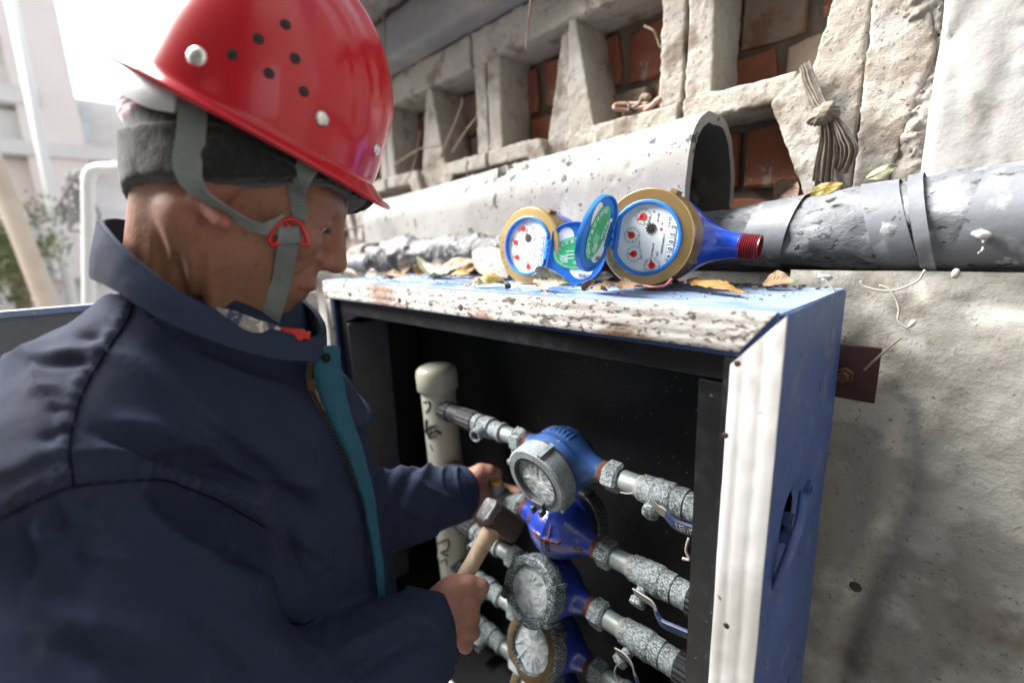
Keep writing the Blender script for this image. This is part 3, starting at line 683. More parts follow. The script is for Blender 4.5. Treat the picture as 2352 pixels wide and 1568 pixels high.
scrap('plaster_scrap', onY(1912, 458, .285), .0075, wp, amp=.008); scrap('plaster_scrap', onY(2265, 540, .272), .008, wp, sq=(1.3, .3, .4), amp=.009); scrap('plaster_scrap', onY(2258, 562, .273), .006, wp, sq=(.6, .35, 1.3), amp=.009)
scrap('white_plug', onY(2195, 628, .275), .0045, wp, sq=(.8, .8, 1.5), amp=.002)
# ------------------------------------------------------------------ charred stretch of lagging under the tile
def charred_sd(p):
    ax = np.clip((p[:, 0]+1.10)/.5, 0, 1)
    cz = 1.492+.010*ax; r = .044+.006*np.sin(p[:, 0]*23)+.010*np.exp(-((p[:, 0]+1.0)/.10)**2)
    d = np.hypot(p[:, 1]-.268, (p[:, 2]-cz)*1.0)-r
    e = np.maximum(-1.225-p[:, 0], p[:, 0]+.40)
    return np.maximum(d, e)*.8+.010*fbm(p, 38, 4, .6)+.007*fbm(p+5, 14, 2)
V, F = surface(charred_sd, (-1.27, .19, 1.42), (-.38, .345, 1.575), .0045)
ch = build((V, F), 'charred_lagging', m_char, smooth=180); tag(ch, 'burnt black lumpy pipe lagging under the cement tile, flecked with white', 'pipe lagging')
def thin_sd(p):
    d = np.hypot(p[:, 1]-.272, p[:, 2]-1.474)-.030
    return np.maximum(d, np.maximum(-2.3-p[:, 0], p[:, 0]+1.20))+.005*fbm(p, 30, 3)
V, F = surface(thin_sd, (-2.32, .22, 1.42), (-1.17, .33, 1.53), .007)
tp = build((V, F), 'grey_pipe_lagging', m_wrap, smooth=180); tag(tp, 'thinner grey lagged pipe just past the nose of the worker', 'pipe lagging')
# chips of plaster on the charred lagging
for (x, y, r) in [(1045, 580, .016), (1015, 590, .012), (1065, 588, .018), (900, 595, .014), (940, 612, .010), (885, 585, .010)]:
    scrap('plaster_chip', onY(x, y, .222), r*.8, ch, amp=.007)
# ------------------------------------------------------------------ knotted rag tied round the last arch leg
rag = thing('knotted_rag', 'dusty beige rag knotted round the sloping concrete leg beside the pier', 'rag', onY(1905, 420, .41))
RY = .412
def rp(x, y, dy=0.): return onY(x, y, RY+dy)
def pleat(name, line, widths, outv, n, amp, ph, mat=m_rag):
    """hanging pleated strip of cloth along line, gathered where it is narrow"""
    q = spline(line, 40); T = np.gradient(q, axis=0); T /= np.linalg.norm(T, axis=1)[:, None]; out = np.array(outv, float)
    S = np.cross(T, out); S /= np.linalg.norm(S, axis=1)[:, None]; w = np.interp(np.linspace(0, 1, 40), np.linspace(0, 1, len(widths)), widths); u = np.linspace(-1, 1, 61)
    Pt = np.zeros((61, 40, 3))
    for k, uu in enumerate(u):
        v = np.linspace(0, 1, 40); z = amp*np.sin(n*math.pi*uu+ph+1.1*v*math.sin(ph*3))+.5*amp*np.sin(n*2.3*math.pi*uu+2*ph+.8*v); z = z-.006*uu*uu
        Pt[k] = q+S*(w*uu)[:, None]+out*z[:, None]
    f = Pt.reshape(-1, 3); f = f+.0018*np.stack([fbm(f+c_, 55, 3) for c_ in range(3)], 1); f[:, 2] += .004*np.repeat(np.sin(u*7+ph), 40)*np.tile(np.linspace(0, 1, 40), 61)**4
    g = G(); g.grid(f.reshape(61, 40, 3), thick=.0012); return build(g, name, mat, rag, smooth=70)
OUT = (-.25, -1, 0)
pleat('cloth_band', [rp(1842, 150, .012), rp(1858, 195, -.002), rp(1876, 232, -.012), rp(1890, 258, -.018)], [.009, .010, .0085, .006], OUT, 4, .0022, .4)
pleat('cloth_tail', [rp(1892, 272, -.018), rp(1897, 310, -.016), rp(1893, 360, -.012), rp(1886, 422, -.006)], [.005, .009, .013, .015], OUT, 4, .0032, 1.1)
pleat('cloth_tail', [rp(1912, 272, -.016), rp(1930, 312, -.018), rp(1940, 350, -.014), rp(1930, 392, -.008)], [.005, .010, .015, .011], OUT, 5, .0032, 2.3)
kc = rp(1896, 262, -.016)
def knot_sd(p):
    q = p-kc; a = np.arctan2(q[:, 2], q[:, 0])
    d = sd_ell(p, kc, np.array([nrm((1, 0, -.2)), (0, 1, 0), nrm((.2, 0, 1))]), (.0185, .013, .0125))
    d = smin(d, sd_ell(p, rp(1878, 272, -.020), np.array([nrm((1, 0, .35)), (0, 1, 0), nrm((-.35, 0, 1))]), (.015, .0095, .0085)), .004)
    w = fbm(p, 45, 2); d = d+.0011*np.sin(9*a+60*q[:, 1]+5*w)+.0007*np.sin(23*a+40*q[:, 1]+9*w)
    for k in range(3):
        th = np.linspace(-1.2, 1.4, 7); d = smin(d, sd_chain(p, [kc+np.array([.004*(k-1)+.004*math.sin(t*2), -.0115*math.cos(t), .013*math.sin(t)]) for t in th], [.0036]*7, .002), .0012)
    return d
V, F = surface(knot_sd, kc-.035, kc+.03, .0011)
build((V, F), 'knot', m_rag, rag, smooth=180)
# ------------------------------------------------------------------ wire scraps on the lattice and hanging roots
wr = thing('wire_scrap', 'small coil of pinkish wire and twig lying on the lattice ledge', 'wire', onY(1460, 262, .45))
def wy(x, y, Y=.44): return onY(x, y, Y)
g = G(); g.tube(spline([wy(1490, 238), wy(1450, 238), wy(1415, 240, .43), wy(1412, 250, .42), wy(1440, 252), wy(1475, 246), wy(1500, 240), wy(1515, 228)], 40), .0035, 7); build(g, 'loop', m_copper, wr, smooth=180)
g = G(); g.tube(spline([wy(1480, 255), wy(1500, 240), wy(1512, 228), wy(1516, 230)], 16), .005, 7); build(g, 'loop', m_copper, wr, smooth=180)
g = G(); g.tube(spline([wy(1430, 262), wy(1448, 250), wy(1468, 240), wy(1478, 222), wy(1490, 225)], 20), np.linspace(.003, .007, 20), 7); build(g, 'twig', m_twig, wr, smooth=180)
g = G(); g.tube(spline([wy(1440, 236, .425), wy(1447, 248, .42), wy(1456, 256, .425), wy(1463, 252, .43)], 14), .0028, 6); build(g, 'dark_wire', m_ink, wr, smooth=180)
tw = [([(1222, -20), (1216, 30), (1212, 70), (1208, 115)], .37, .004, 'dry root hanging from the beam in front of the lattice'),
      ([(880, 30), (884, 80), (882, 140)], .36, .005, 'thin root hanging down right beside the helmet'),
      ([(1012, 362), (1030, 320), (1058, 250), (1062, 225)], .42, .006, 'forked dry stem leaning in the second lattice opening'),
      ([(1040, 350), (1070, 300), (1095, 270)], .42, .005, 'thin straight dry stem by the second lattice opening'),
      ([(905, 380), (960, 345), (1010, 335)], .41, .005, 'dry stem bridging the leftmost lattice opening'),
      ([(930, 420), (950, 380), (966, 300)], .41, .004, 'upright dry stem standing in the leftmost lattice opening'),
      ([(1480, 60), (1500, 70), (1510, 90), (1516, 110)], .46, .004, 'root curling over the bricks left of the tall post'),
      ([(1075, 370), (1072, 395), (1082, 420)], .41, .004, 'short root dangling over the arch ledge'),
      ([(790, 530), (830, 520), (880, 508)], .35, .006, 'dark cable end poking out beyond the nose')]
for k, (pp, Y, r, lb) in enumerate(tw):
    q = spline([onY(x, y, Y+rng.uniform(-.006, .006)) for x, y in pp], 22); q += .0012*np.stack([fbm(q, 60+j, 2) for j in range(3)], 1)
    g = G(); g.tube(q, np.linspace(r*.7, r*.45, 22), 6)
    tag(build(g, 'dry_root' if k < 8 else 'cable_end', m_twig if k < 8 else m_blackplastic, smooth=180), lb, 'root' if k < 8 else 'cable', 'dry roots on the lattice wall' if k < 8 else None)
# string and roots dangling under the pipe
for pp, Y, lb in [([(1975, 645), (1990, 660), (2040, 668), (2100, 650), (2125, 620)], .262, 'pale string looping below the wrapped pipe'), ([(2020, 655), (2045, 668), (2064, 705), (2062, 735), (2085, 755)], .262, 'pale string dangling over the rendered wall'), ([(1890, 640), (1910, 660), (1922, 690)], .20, 'withered sprig at the back corner of the cabinet')]:
    q = spline([onY(x, y, Y) for x, y in pp], 26); q += .001*np.stack([fbm(q, 80+j, 2) for j in range(3)], 1); g = G(); g.tube(q, .0014, 6); tag(build(g, 'string', m_string, smooth=180), lb, 'string', 'strings hanging from the wrapped pipe')
g = G(); V, F = surface(lambda p: sd_ell(p, onY(2093, 745, .262), np.array([nrm((.5, 0, 1)), (0, 1, 0), nrm((1, 0, -.5))]), (.0065, .0025, .003))+.002*fbm(p, 70, 2), onY(2093, 745, .262)-.016, onY(2093, 745, .262)+.016, .0016)
tag(build((V, F), 'plaster_drip', m_clay, smooth=180), 'cream drip of plaster at the end of the dangling string', 'plaster')
c = onY(1893, 636, .21); V, F = surface(lambda p: sd_ell(p, c, IDENT, (.009, .006, .005))+.007*fbm(p, 110, 3), c-.02, c+.02, .0018)
tag(build((V, F), 'white_scrap', m_clay, smooth=180), 'crumpled white scrap on the back corner of the cabinet', 'scrap')
# dark red plate with a bolt on the lower wall
rp_ = thing('anchor_plate', 'dark red steel anchor plate with a bolt, on the wall behind the cabinet', 'plate', (.03, .28, 1.30))
g = G(); g.box((-.035, .272, 1.303), (.053, .279, 1.375)); build(g, 'plate', m_plate, rp_, bevel=.001)
g = G(); g.lathe([(0, .010), (.008, .010), (.008, .006), (.02, .006)], (.020, .272, 1.335), (0, -1, 0), 6); build(g, 'bolt', m_rust, rp_, smooth=30)
q = spline([onY(1985, 850, .262), onY(2005, 830, .255), onY(2040, 800, .262), onY(2070, 775, .266)], 20); g = G(); g.tube(q, .0013, 6); tag(build(g, 'string', m_twig, smooth=180), 'frayed cord tied to the bolt of the red plate', 'string', 'strings hanging from the wrapped pipe')
# ------------------------------------------------------------------ meter cabinet
XL, XR, ZB, D = -.965, .013, .62, .246
cab = thing('meter_cabinet', 'open blue steel water meter cabinet with dirty white door seals', 'cabinet', (-.47, .14, ZB))
def bxo(name, lo, hi, mat, bev=.0015, par=cab, amp=0, M_=None):
    g = G(); g.box(lo, hi); return build(g, name, mat, par, bevel=bev)
# top sheet slightly dented
xs = np.linspace(XL, XR, 120); ys = np.linspace(.004, D, 36)
Pt = np.zeros((120, 36, 3)); Pt[..., 0] = xs[:, None]; Pt[..., 1] = ys[None, :]; Pt[..., 2] = TOP
q = Pt.reshape(-1, 3); Pt[..., 2] += (.0018*fbm(q, 6, 3)-.0012).reshape(120, 36)
g = G(); g.grid(Pt, thick=.0025); build(g, 'top_panel', m_blue_top, cab, smooth=60)
# folded front edge of the top, then the side panels
bxo('top_fold', (XL+.001, .001, TOP-.045), (XR-.001, .0040, TOP-.0005), m_blue)
ys = np.linspace(.006, D, 40); zs = np.linspace(ZB, TOP-.003, 120)
Pt = np.zeros((40, 120, 3)); Pt[..., 0] = XR; Pt[..., 1] = ys[:, None]; Pt[..., 2] = zs[None, :]
q = Pt.reshape(-1, 3); hx = (Pt[..., 1]-.10)/.032; hz = (Pt[..., 2]-1.205)/.036
Pt[..., 0] += (.0020*fbm(q, 7, 3)).reshape(40, 120)-.013*np.exp(-(hx**2+hz**2)**2)
g = G(); g.grid(Pt, thick=-.0025); build(g, 'side_panel', m_blue, cab, smooth=60)
bxo('side_panel', (XL, .006, ZB), (XL+.003, D, TOP-.004), m_blue)
bxo('back_panel', (XL+.003, D-.004, ZB), (XR-.004, D-.001, TOP-.004), m_black)
bxo('floor_panel', (XL+.003, .006, ZB), (XR-.004, D-.004, ZB+.004), m_black)
bxo('side_fold', (XR-.045, .001, ZB), (XR-.0005, .0042, TOP-.046), m_black_bar); bxo('side_fold', (XL+.0005, .001, ZB), (XL+.04, .0042, TOP-.046), m_blue)
bxo('inner_liner', (XL+.004, .03, TOP-.010), (XR-.005, D-.005, TOP-.006), m_black)
bxo('inner_liner', (XR-.008, .03, ZB+.005), (XR-.005, D-.005, TOP-.011), m_black); bxo('inner_liner', (XL+.004, .03, ZB+.005), (XL+.007, D-.005, TOP-.011), m_black)
# black angle-iron frame just inside the opening
def bar(name, a, b, w, t, mat):
    """bar from a to b in the X-Z plane at depth a[1]"""
    a = np.array(a, float); b = np.array(b, float); d = nrm(b-a); n = np.cross((0, 1, 0), d)
    g = G(); g.obox((a+b)/2, d*np.linalg.norm(b-a)/2, n*w/2, np.array([0, t/2, 0])); return build(g, name, mat, cab, bevel=.002)
fy = .024
bar('frame_bar', (XL+.045, fy, 1.389), (-.028, fy, 1.394), .034, .022, m_black_bar)
bar('frame_bar', (-.038, fy+.002, ZB+.01), (-.044, fy+.002, 1.374), .034, .024, m_black_bar)
bar('frame_bar', (XL+.058, fy+.001, ZB+.01), (XL+.058, fy+.001, 1.372), .030, .022, m_black_bar)
g = G(); g.prism([(0, 0), (.06, 0), (0, -.02)], (XL+.072, fy-.009, 1.374), (1, 0, 0), (0, 0, 1), (0, .018, 0)); build(g, 'gusset', m_black_bar, cab)
# ribbed white seals: profile swept along the opening
def seal(name, a, b, out, mat, seg=70, wid=.040, amp=.0014, skew0=0., skew1=0.):
    a = np.array(a, float); b = np.array(b, float); t = np.linspace(0, 1, seg); n = nrm(np.cross(nrm(b-a), out))
    pr = [(-.5, 0), (-.5, .55), (-.40, .92), (-.30, 1.), (-.22, .88), (-.15, .70), (-.10, .92), (-.03, 1.02), (.08, 1.02), (.16, .92), (.21, .70), (.27, .92), (.36, 1.), (.46, .8), (.5, .45), (.5, 0)]
    Pt = np.zeros((len(pr), seg, 3)); L = np.linalg.norm(b-a)
    for i, (u, v) in enumerate(pr):
        tt = np.clip(t+(skew0*(1-t)+skew1*t)*u*wid/L, -.1, 1.1)
        Pt[i] = a+(b-a)*tt[:, None]+n*u*wid+np.asarray(out, float)*(.0026+.0022*v)*min(1, v*9)
    q = Pt.reshape(-1, 3); w = amp*fbm(q, 8, 3)+amp*.6*fbm(q, 60, 3)
    q = q+np.outer(w, out)+np.outer(amp*1.1*fbm(q+7, 5, 3), n)
    g = G(); g.grid(q.reshape(len(pr), seg, 3)); 
    V = g.verts(); gg = G(); gg.grid(q.reshape(len(pr), seg, 3)[::-1] if False else q.reshape(len(pr), seg, 3))
    e0 = [i*seg for i in range(len(pr))]; e1 = [i*seg+seg-1 for i in range(len(pr))]; gg.F.append(tuple(e0)); gg.F.append(tuple(e1[::-1]))
    gg.mi += [0, 0]
    return build(gg, name, mat, cab, smooth=50)
seal('door_seal', (XL+.002, .001, 1.4275), (-.004, .001, 1.430), (0, -1, 0), m_gasket_dirty, 160, .039, skew1=-.75)
tag(bpy.data.objects['door_seal'], 'grimy white top seal peeling at the right corner')
seal('door_seal', (-.003, .001, 1.4225), (-.003, .001, ZB), (0, -1, 0), m_gasket, 110, .043, .0011, skew0=1.15)
s_ = seal('door_seal', (XL+.018, .001, ZB), (XL+.018, .001, 1.405), (0, -1, 0), m_gasket_dirty, 110, .030, .0010)
# screws
for (x, y) in [(1693, 835), (1668, 1437), (1665, 1000)]:
    c = onY(x, y, -.0135); g = G(); g.lathe([(0, .0030), (.0012, .0030), (.0018, .0014)], c+np.array([0, .0012, 0]), (0, -1, 0), 10); build(g, 'screw', m_rust, cab, smooth=40)
for x in (-.80, -.60, -.42):
    g = G(); g.lathe([(0, .005), (.0015, .005), (.0022, .002)], (x, -.0115, 1.424), (0, -1, 0), 10); build(g, 'screw', m_rust, cab, smooth=40)
# latch on the right side: recessed lever
lz = 1.205; lx = XR+.003
def lp(y, z, dx=0.): return np.array([lx+dx, y, z])
g = G(); g.tube(spline([lp(.050, 1.150, .002), lp(.045, 1.180, .008), lp(.052, 1.205, .012), lp(.075, 1.222, .012), lp(.108, 1.236, .006)], 24), .0058, 10, flat=.6); build(g, 'latch_lever', m_blue, cab, smooth=180)
g = G(); g.lathe([(-.012, .008), (.004, .008), (.006, .006)], lp(.098, 1.205, -.002), (1, 0, 0), 16); g.box((lx-.010, .088, 1.180), (lx+.001, .112, 1.192)); build(g, 'latch_boss', m_blue, cab, smooth=40)
g = G(); g.lathe([(-.006, .011), (.004, .011), (.004, .006), (-.006, .006)], lp(.150, 1.222, 0), (1, 0, 0), 18, closed=True); build(g, 'padlock_eye', m_blue, cab, smooth=40)
g = G(); g.box((lx-.0125, .058, 1.150), (lx-.008, .125, 1.262)); build(g, 'latch_recess', m_black, cab, bevel=.003)
# inside partition at the left
g = G(); Pq = np.array([[onY(640, 800, .0), onY(640, 1500, .0)], [onY(797, 766, .03), onY(846, 1290, .03)]])
a = np.array([XL+.075, -.01, 1.352]); g.obox((-.870, .055, 1.00), (.003, 0, 0), (0, .05, 0), (0, 0, .352)); build(g, 'partition', m_grey_panel, cab, bevel=.006, seg=3)
# open left door
dr = thing('cabinet_door', 'open cabinet door swung out behind the worker, grey inside with blue edge', 'door', (-.97, -.25, .66))
XD = XL-.012
g = G(); g.box((XD-.020, -.62, .66), (XD-.004, -.012, 1.436)); build(g, 'leaf', m_blue, dr, bevel=.003)
g = G(); g.box((XD-.004, -.60, .70), (XD-.001, -.11, 1.424)); build(g, 'inner_face', m_door_in, dr, bevel=.001)
g = G(); g.box((XD-.004, -.044, .70), (XD+.008, -.016, 1.424)); build(g, 'hinge_seal', m_gasket_dirty, dr, bevel=.003)
g = G(); g.box((XD-.004, -.62, 1.4245), (XD+.004, -.05, 1.436)); build(g, 'edge_fold', m_blue_top, dr, bevel=.002)
# ------------------------------------------------------------------ riser
YR, RX = .105, -.687
def ax(px, py, Y=YR): return float(onY(px, py, Y)[0])
riser = thing('riser_pipe', 'cream plastic riser pipe with a domed cap and black marker strokes', 'pipe', (-.655, .115, ZB))
rt = np.array([-.687, .115, 1.232]); rb = np.array([-.652, .115, ZB+.004])
g = G(); g.tube(np.linspace(rb, rt, 30), .0385, 32); build(g, 'pipe', m_pvc, riser, smooth=60)
ud = nrm(rt-rb)
g = G(); g.lathe([(-.036, .0435), (-.034, .0455), (.002, .0455), (.010, .0435), (.016, .038), (.020, .028), (.022, .012), (.0222, .001)], rt+ud*.012, ud, 40); build(g, 'end_cap', m_pvc, riser, smooth=50)
def stroke(pp, w):
    V = []; 
    for (x, y) in spline(pp, 14):
        r_ = ray(x, y); lo, hi = .6, 1.3
        o = CAM; a = rb; d = ud                      # ray / cylinder
        m = o-a; k = r_-d*r_.dot(d); e = m-d*m.dot(d)
        A = k.dot(k); B = 2*k.dot(e); C_ = e.dot(e)-.0387**2; D_ = B*B-4*A*C_
        if D_ < 0: continue
        V.append(o+r_*((-B-math.sqrt(D_))/(2*A)))
    if len(V) < 4: return None
    g = G(); g.tube(V, np.full(len(V), w), 6, flat=1); V0 = g.verts(); g.V = [V0]; return g
for pp, w in [([(968, 925), (985, 922), (987, 935), (978, 947)], .0018), ([(980, 963), (980, 985), (984, 1000)], .0035), ([(976, 990), (992, 978), (1000, 975)], .003), ([(984, 1000), (996, 988), (1008, 992), (1014, 996)], .0035), ([(984, 1005), (1004, 1000)], .0022), ([(1006, 1248), (1030, 1238), (1028, 1262), (1012, 1268), (1030, 1276)], .002), ([(1012, 1290), (1024, 1284), (1026, 1296)], .0018), ([(988, 1020), (994, 1035)], .0015)]:
    g = stroke(pp, w)
    if g: build(g, 'marker_stroke', m_marker, riser, smooth=180)

# ------------------------------------------------------------------ meters: one shape, local axes: x along the pipe, z out of the dial
def meter_sd(ribs, big=1.):
    def f(p):
        d = sd_ell(p, (0, 0, .008), IDENT, (.053, .053, .058)); d = smax(d, p[:, 2]-.047, .004)
        d = smin(d, sd_cap(p, (0, 0, .044), (0, 0, .03), .054)if False else np.maximum(np.hypot(p[:, 0], p[:, 1])-.0535, np.abs(p[:, 2]-.034)-.012), .012)
        for s in (-1, 1):
            d = smin(d, sd_cap(p, (s*.03, 0, 0), (s*.082, 0, 0), .030, .0155), .018)
            c = np.maximum(np.hypot(p[:, 1], p[:, 2])-.0155, np.abs(p[:, 0]-s*.082)-.010); d = np.minimum(d, c)
        if ribs == 1:      # raised cross on the underside
            q = np.maximum(np.abs(p[:, 1])-.0016, np.abs(p[:, 0])-.034); q2 = np.maximum(np.abs(p[:, 0]-.006)-.0016, np.abs(p[:, 1])-.034)
            d = np.where(p[:, 2] < .0, d-.0028*np.exp(-(np.maximum(np.minimum(q, q2), 0)/.0016)**2), d)
        if ribs == 2:      # raised wave and bars on the shoulder
            a = np.arctan2(p[:, 1], p[:, 0]); u = (a-math.pi/2)*.052; v = p[:, 2]
            w = np.zeros(len(p))
            for k in range(5): w = np.maximum(w, np.exp(-((u+.026-.0075*k+(.0016*np.sin(v*420) if k > 1 else 0))/.0016)**2)*(np.abs(v+.004) < .011))
            for k in range(3): w = np.maximum(w, np.exp(-((v+.012-.0085*k)/.0018)**2)*(np.abs(u-.022) < .010))
            w = w*(p[:, 1] > 0); d = d-.0022*w
        return d
    return f
def meter_mesh(ribs): return surface(meter_sd(ribs), (-.098, -.06, -.056), (.098, .06, .052), .0019)
body_cross = meter_mesh(1); body_bars = meter_mesh(2)
def hexnut(g, x0, x1, r=.0225, n=6, rot=.3):
    th = np.arange(n)*2*math.pi/n+rot; ch = (x1-x0)*.16; V = []
    for x, k in [(x0, .86), (x0+ch, 1), (x1-ch, 1), (x1, .86)]: V += [(x, r*k*math.cos(a), r*k*math.sin(a)) for a in th]
    F = [(i*n+q, i*n+(q+1) % n, (i+1)*n+(q+1) % n, (i+1)*n+q) for i in range(3) for q in range(n)]+[tuple(range(n-1, -1, -1)), tuple(3*n+q for q in range(n))]
    return g.add(V, F)
def ring_geo(g, rin=.041, ro=.057, z0=.038, z1=.072):
    return g.lathe([(z0, ro-.004), (z0+.003, ro), (z1-.003, ro), (z1, ro-.003), (z1+.001, rin+.002), (z1-.002, rin), (z1-.012, rin), (z1-.012, rin-.004), (z0, rin-.004)], n=64, closed=True)
def installed(label, X, Z, phi, bmat, ringmat, ribs, glass=True, lug=(0.9, 2.6, 4.4), tag_rust=True, innermat=None, yaw=0.):
    n = np.array([0, -math.cos(phi), math.sin(phi)]); xa = np.array([1., 0, 0]); xa = xa*math.cos(yaw)+np.cross(n, xa)*0
    M_ = frame((X, YR, Z), xa, np.cross(n, xa), n)
    t = thing('water_meter', label, 'water meter', (0, 0, 0), group='water meters piped inside the cabinet', local=True); t.matrix_world = Matrix(M_.tolist())
    build(body_cross if ribs == 1 else body_bars, 'body', bmat, t, smooth=180)
    g = G(); ring_geo(g)
    for a in lug: c = np.array([math.cos(a), math.sin(a), 0]); g.obox(c*.0585+np.array([0, 0, .055]), c*.0035, np.cross((0, 0, 1), c)*.0035, np.array([0, 0, .016]))
    rg = build(g, 'register_ring', ringmat, t, smooth=35)
    if innermat:
        g = G(); g.lathe([(.0732, .0415), (.0734, .0425), (.0734, .053), (.0725, .0545)], n=64, cap=False); build(g, 'brass_lip', innermat, rg, smooth=40)
    g = G(); g.lathe([(.036, .0540), (.0375, .0552), (.039, .054)], n=48, cap=False); build(g, 'rust_line', m_rust, t, smooth=180)
    if glass:
        rs = np.random.RandomState(int(Z*1000)); nr, na = 9, 44; V = [(0, 0, .0675)]; F = []
        ths = np.sort(rs.uniform(0, 2*math.pi, na)); cx, cy = rs.uniform(-.008, .008, 2)
        for i in range(1, nr+1):
            for th in ths:
                rr = .040*i/nr; w = 1-i/nr
                V.append((cx*w+rr*math.cos(th), cy*w+rr*math.sin(th), .0675-.002*(i/nr)**2+rs.uniform(-.0008, .0008)*(i > 1)))
        for q in range(na):
            F.append((0, 1+q, 1+(q+1) % na))
            for i in range(nr-1):
                a = 1+i*na+q; b = 1+i*na+(q+1) % na
                F.append((a, a+na, b+na)); F.append((a, b+na, b))
        build((np.array(V), F), 'crazed_glass', m_glass_broken, t)
        for k in range(14):
            th = rs.uniform(0, 2*math.pi); r1 = rs.uniform(.012, .026); r2 = rs.uniform(.030, .0395); e = rs.uniform(-.08, .08)
            a = np.array([cx*.3+r1*math.cos(th), cy*.3+r1*math.sin(th), .0678]); b = np.array([r2*math.cos(th+e), r2*math.sin(th+e), .0668]); s = np.array([-math.sin(th), math.cos(th), 0])*rs.uniform(.001, .0026)
            g = G(); g.add([a, b-s, b+s, a+(0, 0, .0012), b-s+(0, 0, .0012), b+s+(0, 0, .0012)], [(3, 4, 5), (0, 1, 4, 3), (1, 2, 5, 4), (2, 0, 3, 5)]); build(g, 'glass_splinter', m_glass_shard, t)
    for s in (-1, 1):
        g = G(); hexnut(g, min(s*.086, s*.112), max(s*.086, s*.112), .0235, rot=.3+s*.4+Z*7); build(g, 'coupling_nut', m_galv, t, smooth=25)
        g = G(); g.lathe([(s*.076, .0168), (s*.080, .0182), (s*.088, .0178)], d=(1, 0, 0), n=24, cap=False); build(g, 'rust_collar', m_rust if s < 0 else m_rust_bright, t, smooth=180)
    return t, M_
def on_meter(t, name, V, F, mat, parent=None): return build((V, F), name, mat, parent or t, smooth=180)
XM = -.318
row_z = [1.170, 1.034, .914, .796, .676]
row_x = [XM, -.330, -.343, -.343, -.345]
m1, M1 = installed('topmost installed water meter, worn blue body and pale frosted ring', row_x[0], row_z[0], R(-14), m_meter_old, m_galv_pale, 2, lug=(1.2, 2.9, 5.6))
# broken lid hinge left on the first meter
g = G(); g.box((-.012, -.050, .070), (.012, -.036, .079)); g.box((-.012, -.058, .072), (-.006, -.046, .084)); g.box((.006, -.058, .072), (.012, -.046, .084)); build(g, 'lid_hinge', m_grey_panel, m1, bevel=.0008)
g = G(); g.lathe([(.066, .0392), (.073, .0405), (.074, .0425), (.073, .0395), (.066, .0385)], n=48, closed=True); build(g, 'inner_rim', m_grey_panel, m1, smooth=40)
m2, M2 = installed('shiny royal blue water meter turned over so its rusty cross faces out', row_x[1], row_z[1], R(190), m_meter_bright, m_galv_dark, 1, glass=True, lug=(1.0, 3.0, 5.0))
rsd = meter_sd(1)
def on_body(p0):       # slide a local point onto the meter body
    p = np.array([p0], float)
    for _ in range(6):
        d = rsd(p)[0]; e = 1e-4; gr = np.array([(rsd(p+np.eye(3)[k]*e)[0]-d)/e for k in range(3)]); p = p-d*gr/(gr.dot(gr)+1e-9)
    return p[0]
for k, (a, b) in enumerate([((-.014, .004), (.050, .0)), ((.022, -.034), (.022, .032)), ((-.050, -.016), (-.036, -.004)), ((.058, .006), (.072, .006))]):
    q = np.array([on_body((a[0]+(b[0]-a[0])*t, a[1]+(b[1]-a[1])*t, -.06 if k < 2 else -.035)) for t in np.linspace(0, 1, 16)])
    g = G(); g.tube(q, .0030*(.7+.5*np.abs(np.sin(np.arange(16)*2.1)))*(1 if k != 1 else .7), 6, flat=.8); build(g, 'rust_rib', m_rust if k else m_rust_bright, m2, smooth=180)
m3, M3 = installed('blue water meter with a speckled grey ring and crazed white glass, mid stack', row_x[2], row_z[2], R(20), m_meter_bright, m_galv_dark, 1, lug=(.55, 2.4, 5.7))
g = G(); g.box((-.049, -.030, .070), (-.038, -.012, .082)); g.box((-.046, -.020, .076), (-.030, -.014, .084)); build(g, 'lid_hinge', m_grey_panel, m3, bevel=.0008)
g = G(); g.prism([(-.034, -.034), (-.018, -.040), (.002, -.044), (-.004, -.050), (-.028, -.046)], (0, 0, .0735), (1, 0, 0), (0, 1, 0), (0, 0, .0012)); build(g, 'lid_fragment', m_glass_shard, m3)
m4, M4 = installed('blue water meter with a dull brass ring and crazed glass, below the grey ringed one', row_x[3], row_z[3], R(24), m_meter_bright, m_galv_dark, 1, lug=(.75, 1.0, 4.4), innermat=m_dullbrass)
g = G(); g.prism([(-.036, -.040), (-.016, -.044), (-.006, -.052), (-.030, -.053)], (0, 0, .0735), (1, 0, 0), (0, 1, 0), (0, 0, .0014)); build(g, 'lid_fragment', m_glass_shard, m4)
for k in range(3): g = G(); c = np.array([math.cos(.75+.16*k), math.sin(.75+.16*k), 0]); g.obox(c*.061+np.array([0, 0, .056]), c*.005, np.cross((0, 0, 1), c)*.0018, np.array([0, 0, .006])); build(g, 'seal_lug', m_dullbrass, m4, bevel=.0006)
m5, M5 = installed('lowest water meter, only the top of its dull brass ring in view', row_x[4], row_z[4], R(28), m_meter_bright, m_galv, 1, lug=(.75, 1.0, 4.4), innermat=m_dullbrass)

# ------------------------------------------------------------------ fittings either side of each meter
def along(o, d): return frame(o, d, nrm(np.cross((0, 0, 1), d)), nrm(np.cross(d, np.cross((0, 0, 1), d))))
def flaked(prof, x, Z, n=40, amp=.0007):
    """lathe along X with a flaked, uneven skin"""
    g = G(); pr = []
    for (a, ra), (b, rb_) in zip(prof[:-1], prof[1:]):
        k = max(1, int(abs(b-a)/.002))
        for i in range(k): pr.append((a+(b-a)*i/k, ra+(rb_-ra)*i/k))
    pr.append(prof[-1]); g.lathe(pr, (x, YR, Z), (1, 0, 0), n)
    V = g.verts(); c = np.stack([V[:, 0], np.full(len(V), YR), np.full(len(V), Z)], 1); d = V-c; r = np.linalg.norm(d, axis=1)[:, None]
    g.V = [V+d/(r+1e-9)*(amp*2*fbm(V, 170, 3))[:, None]]; return g
words = ['topmost', 'second', 'third', 'fourth', 'fifth']
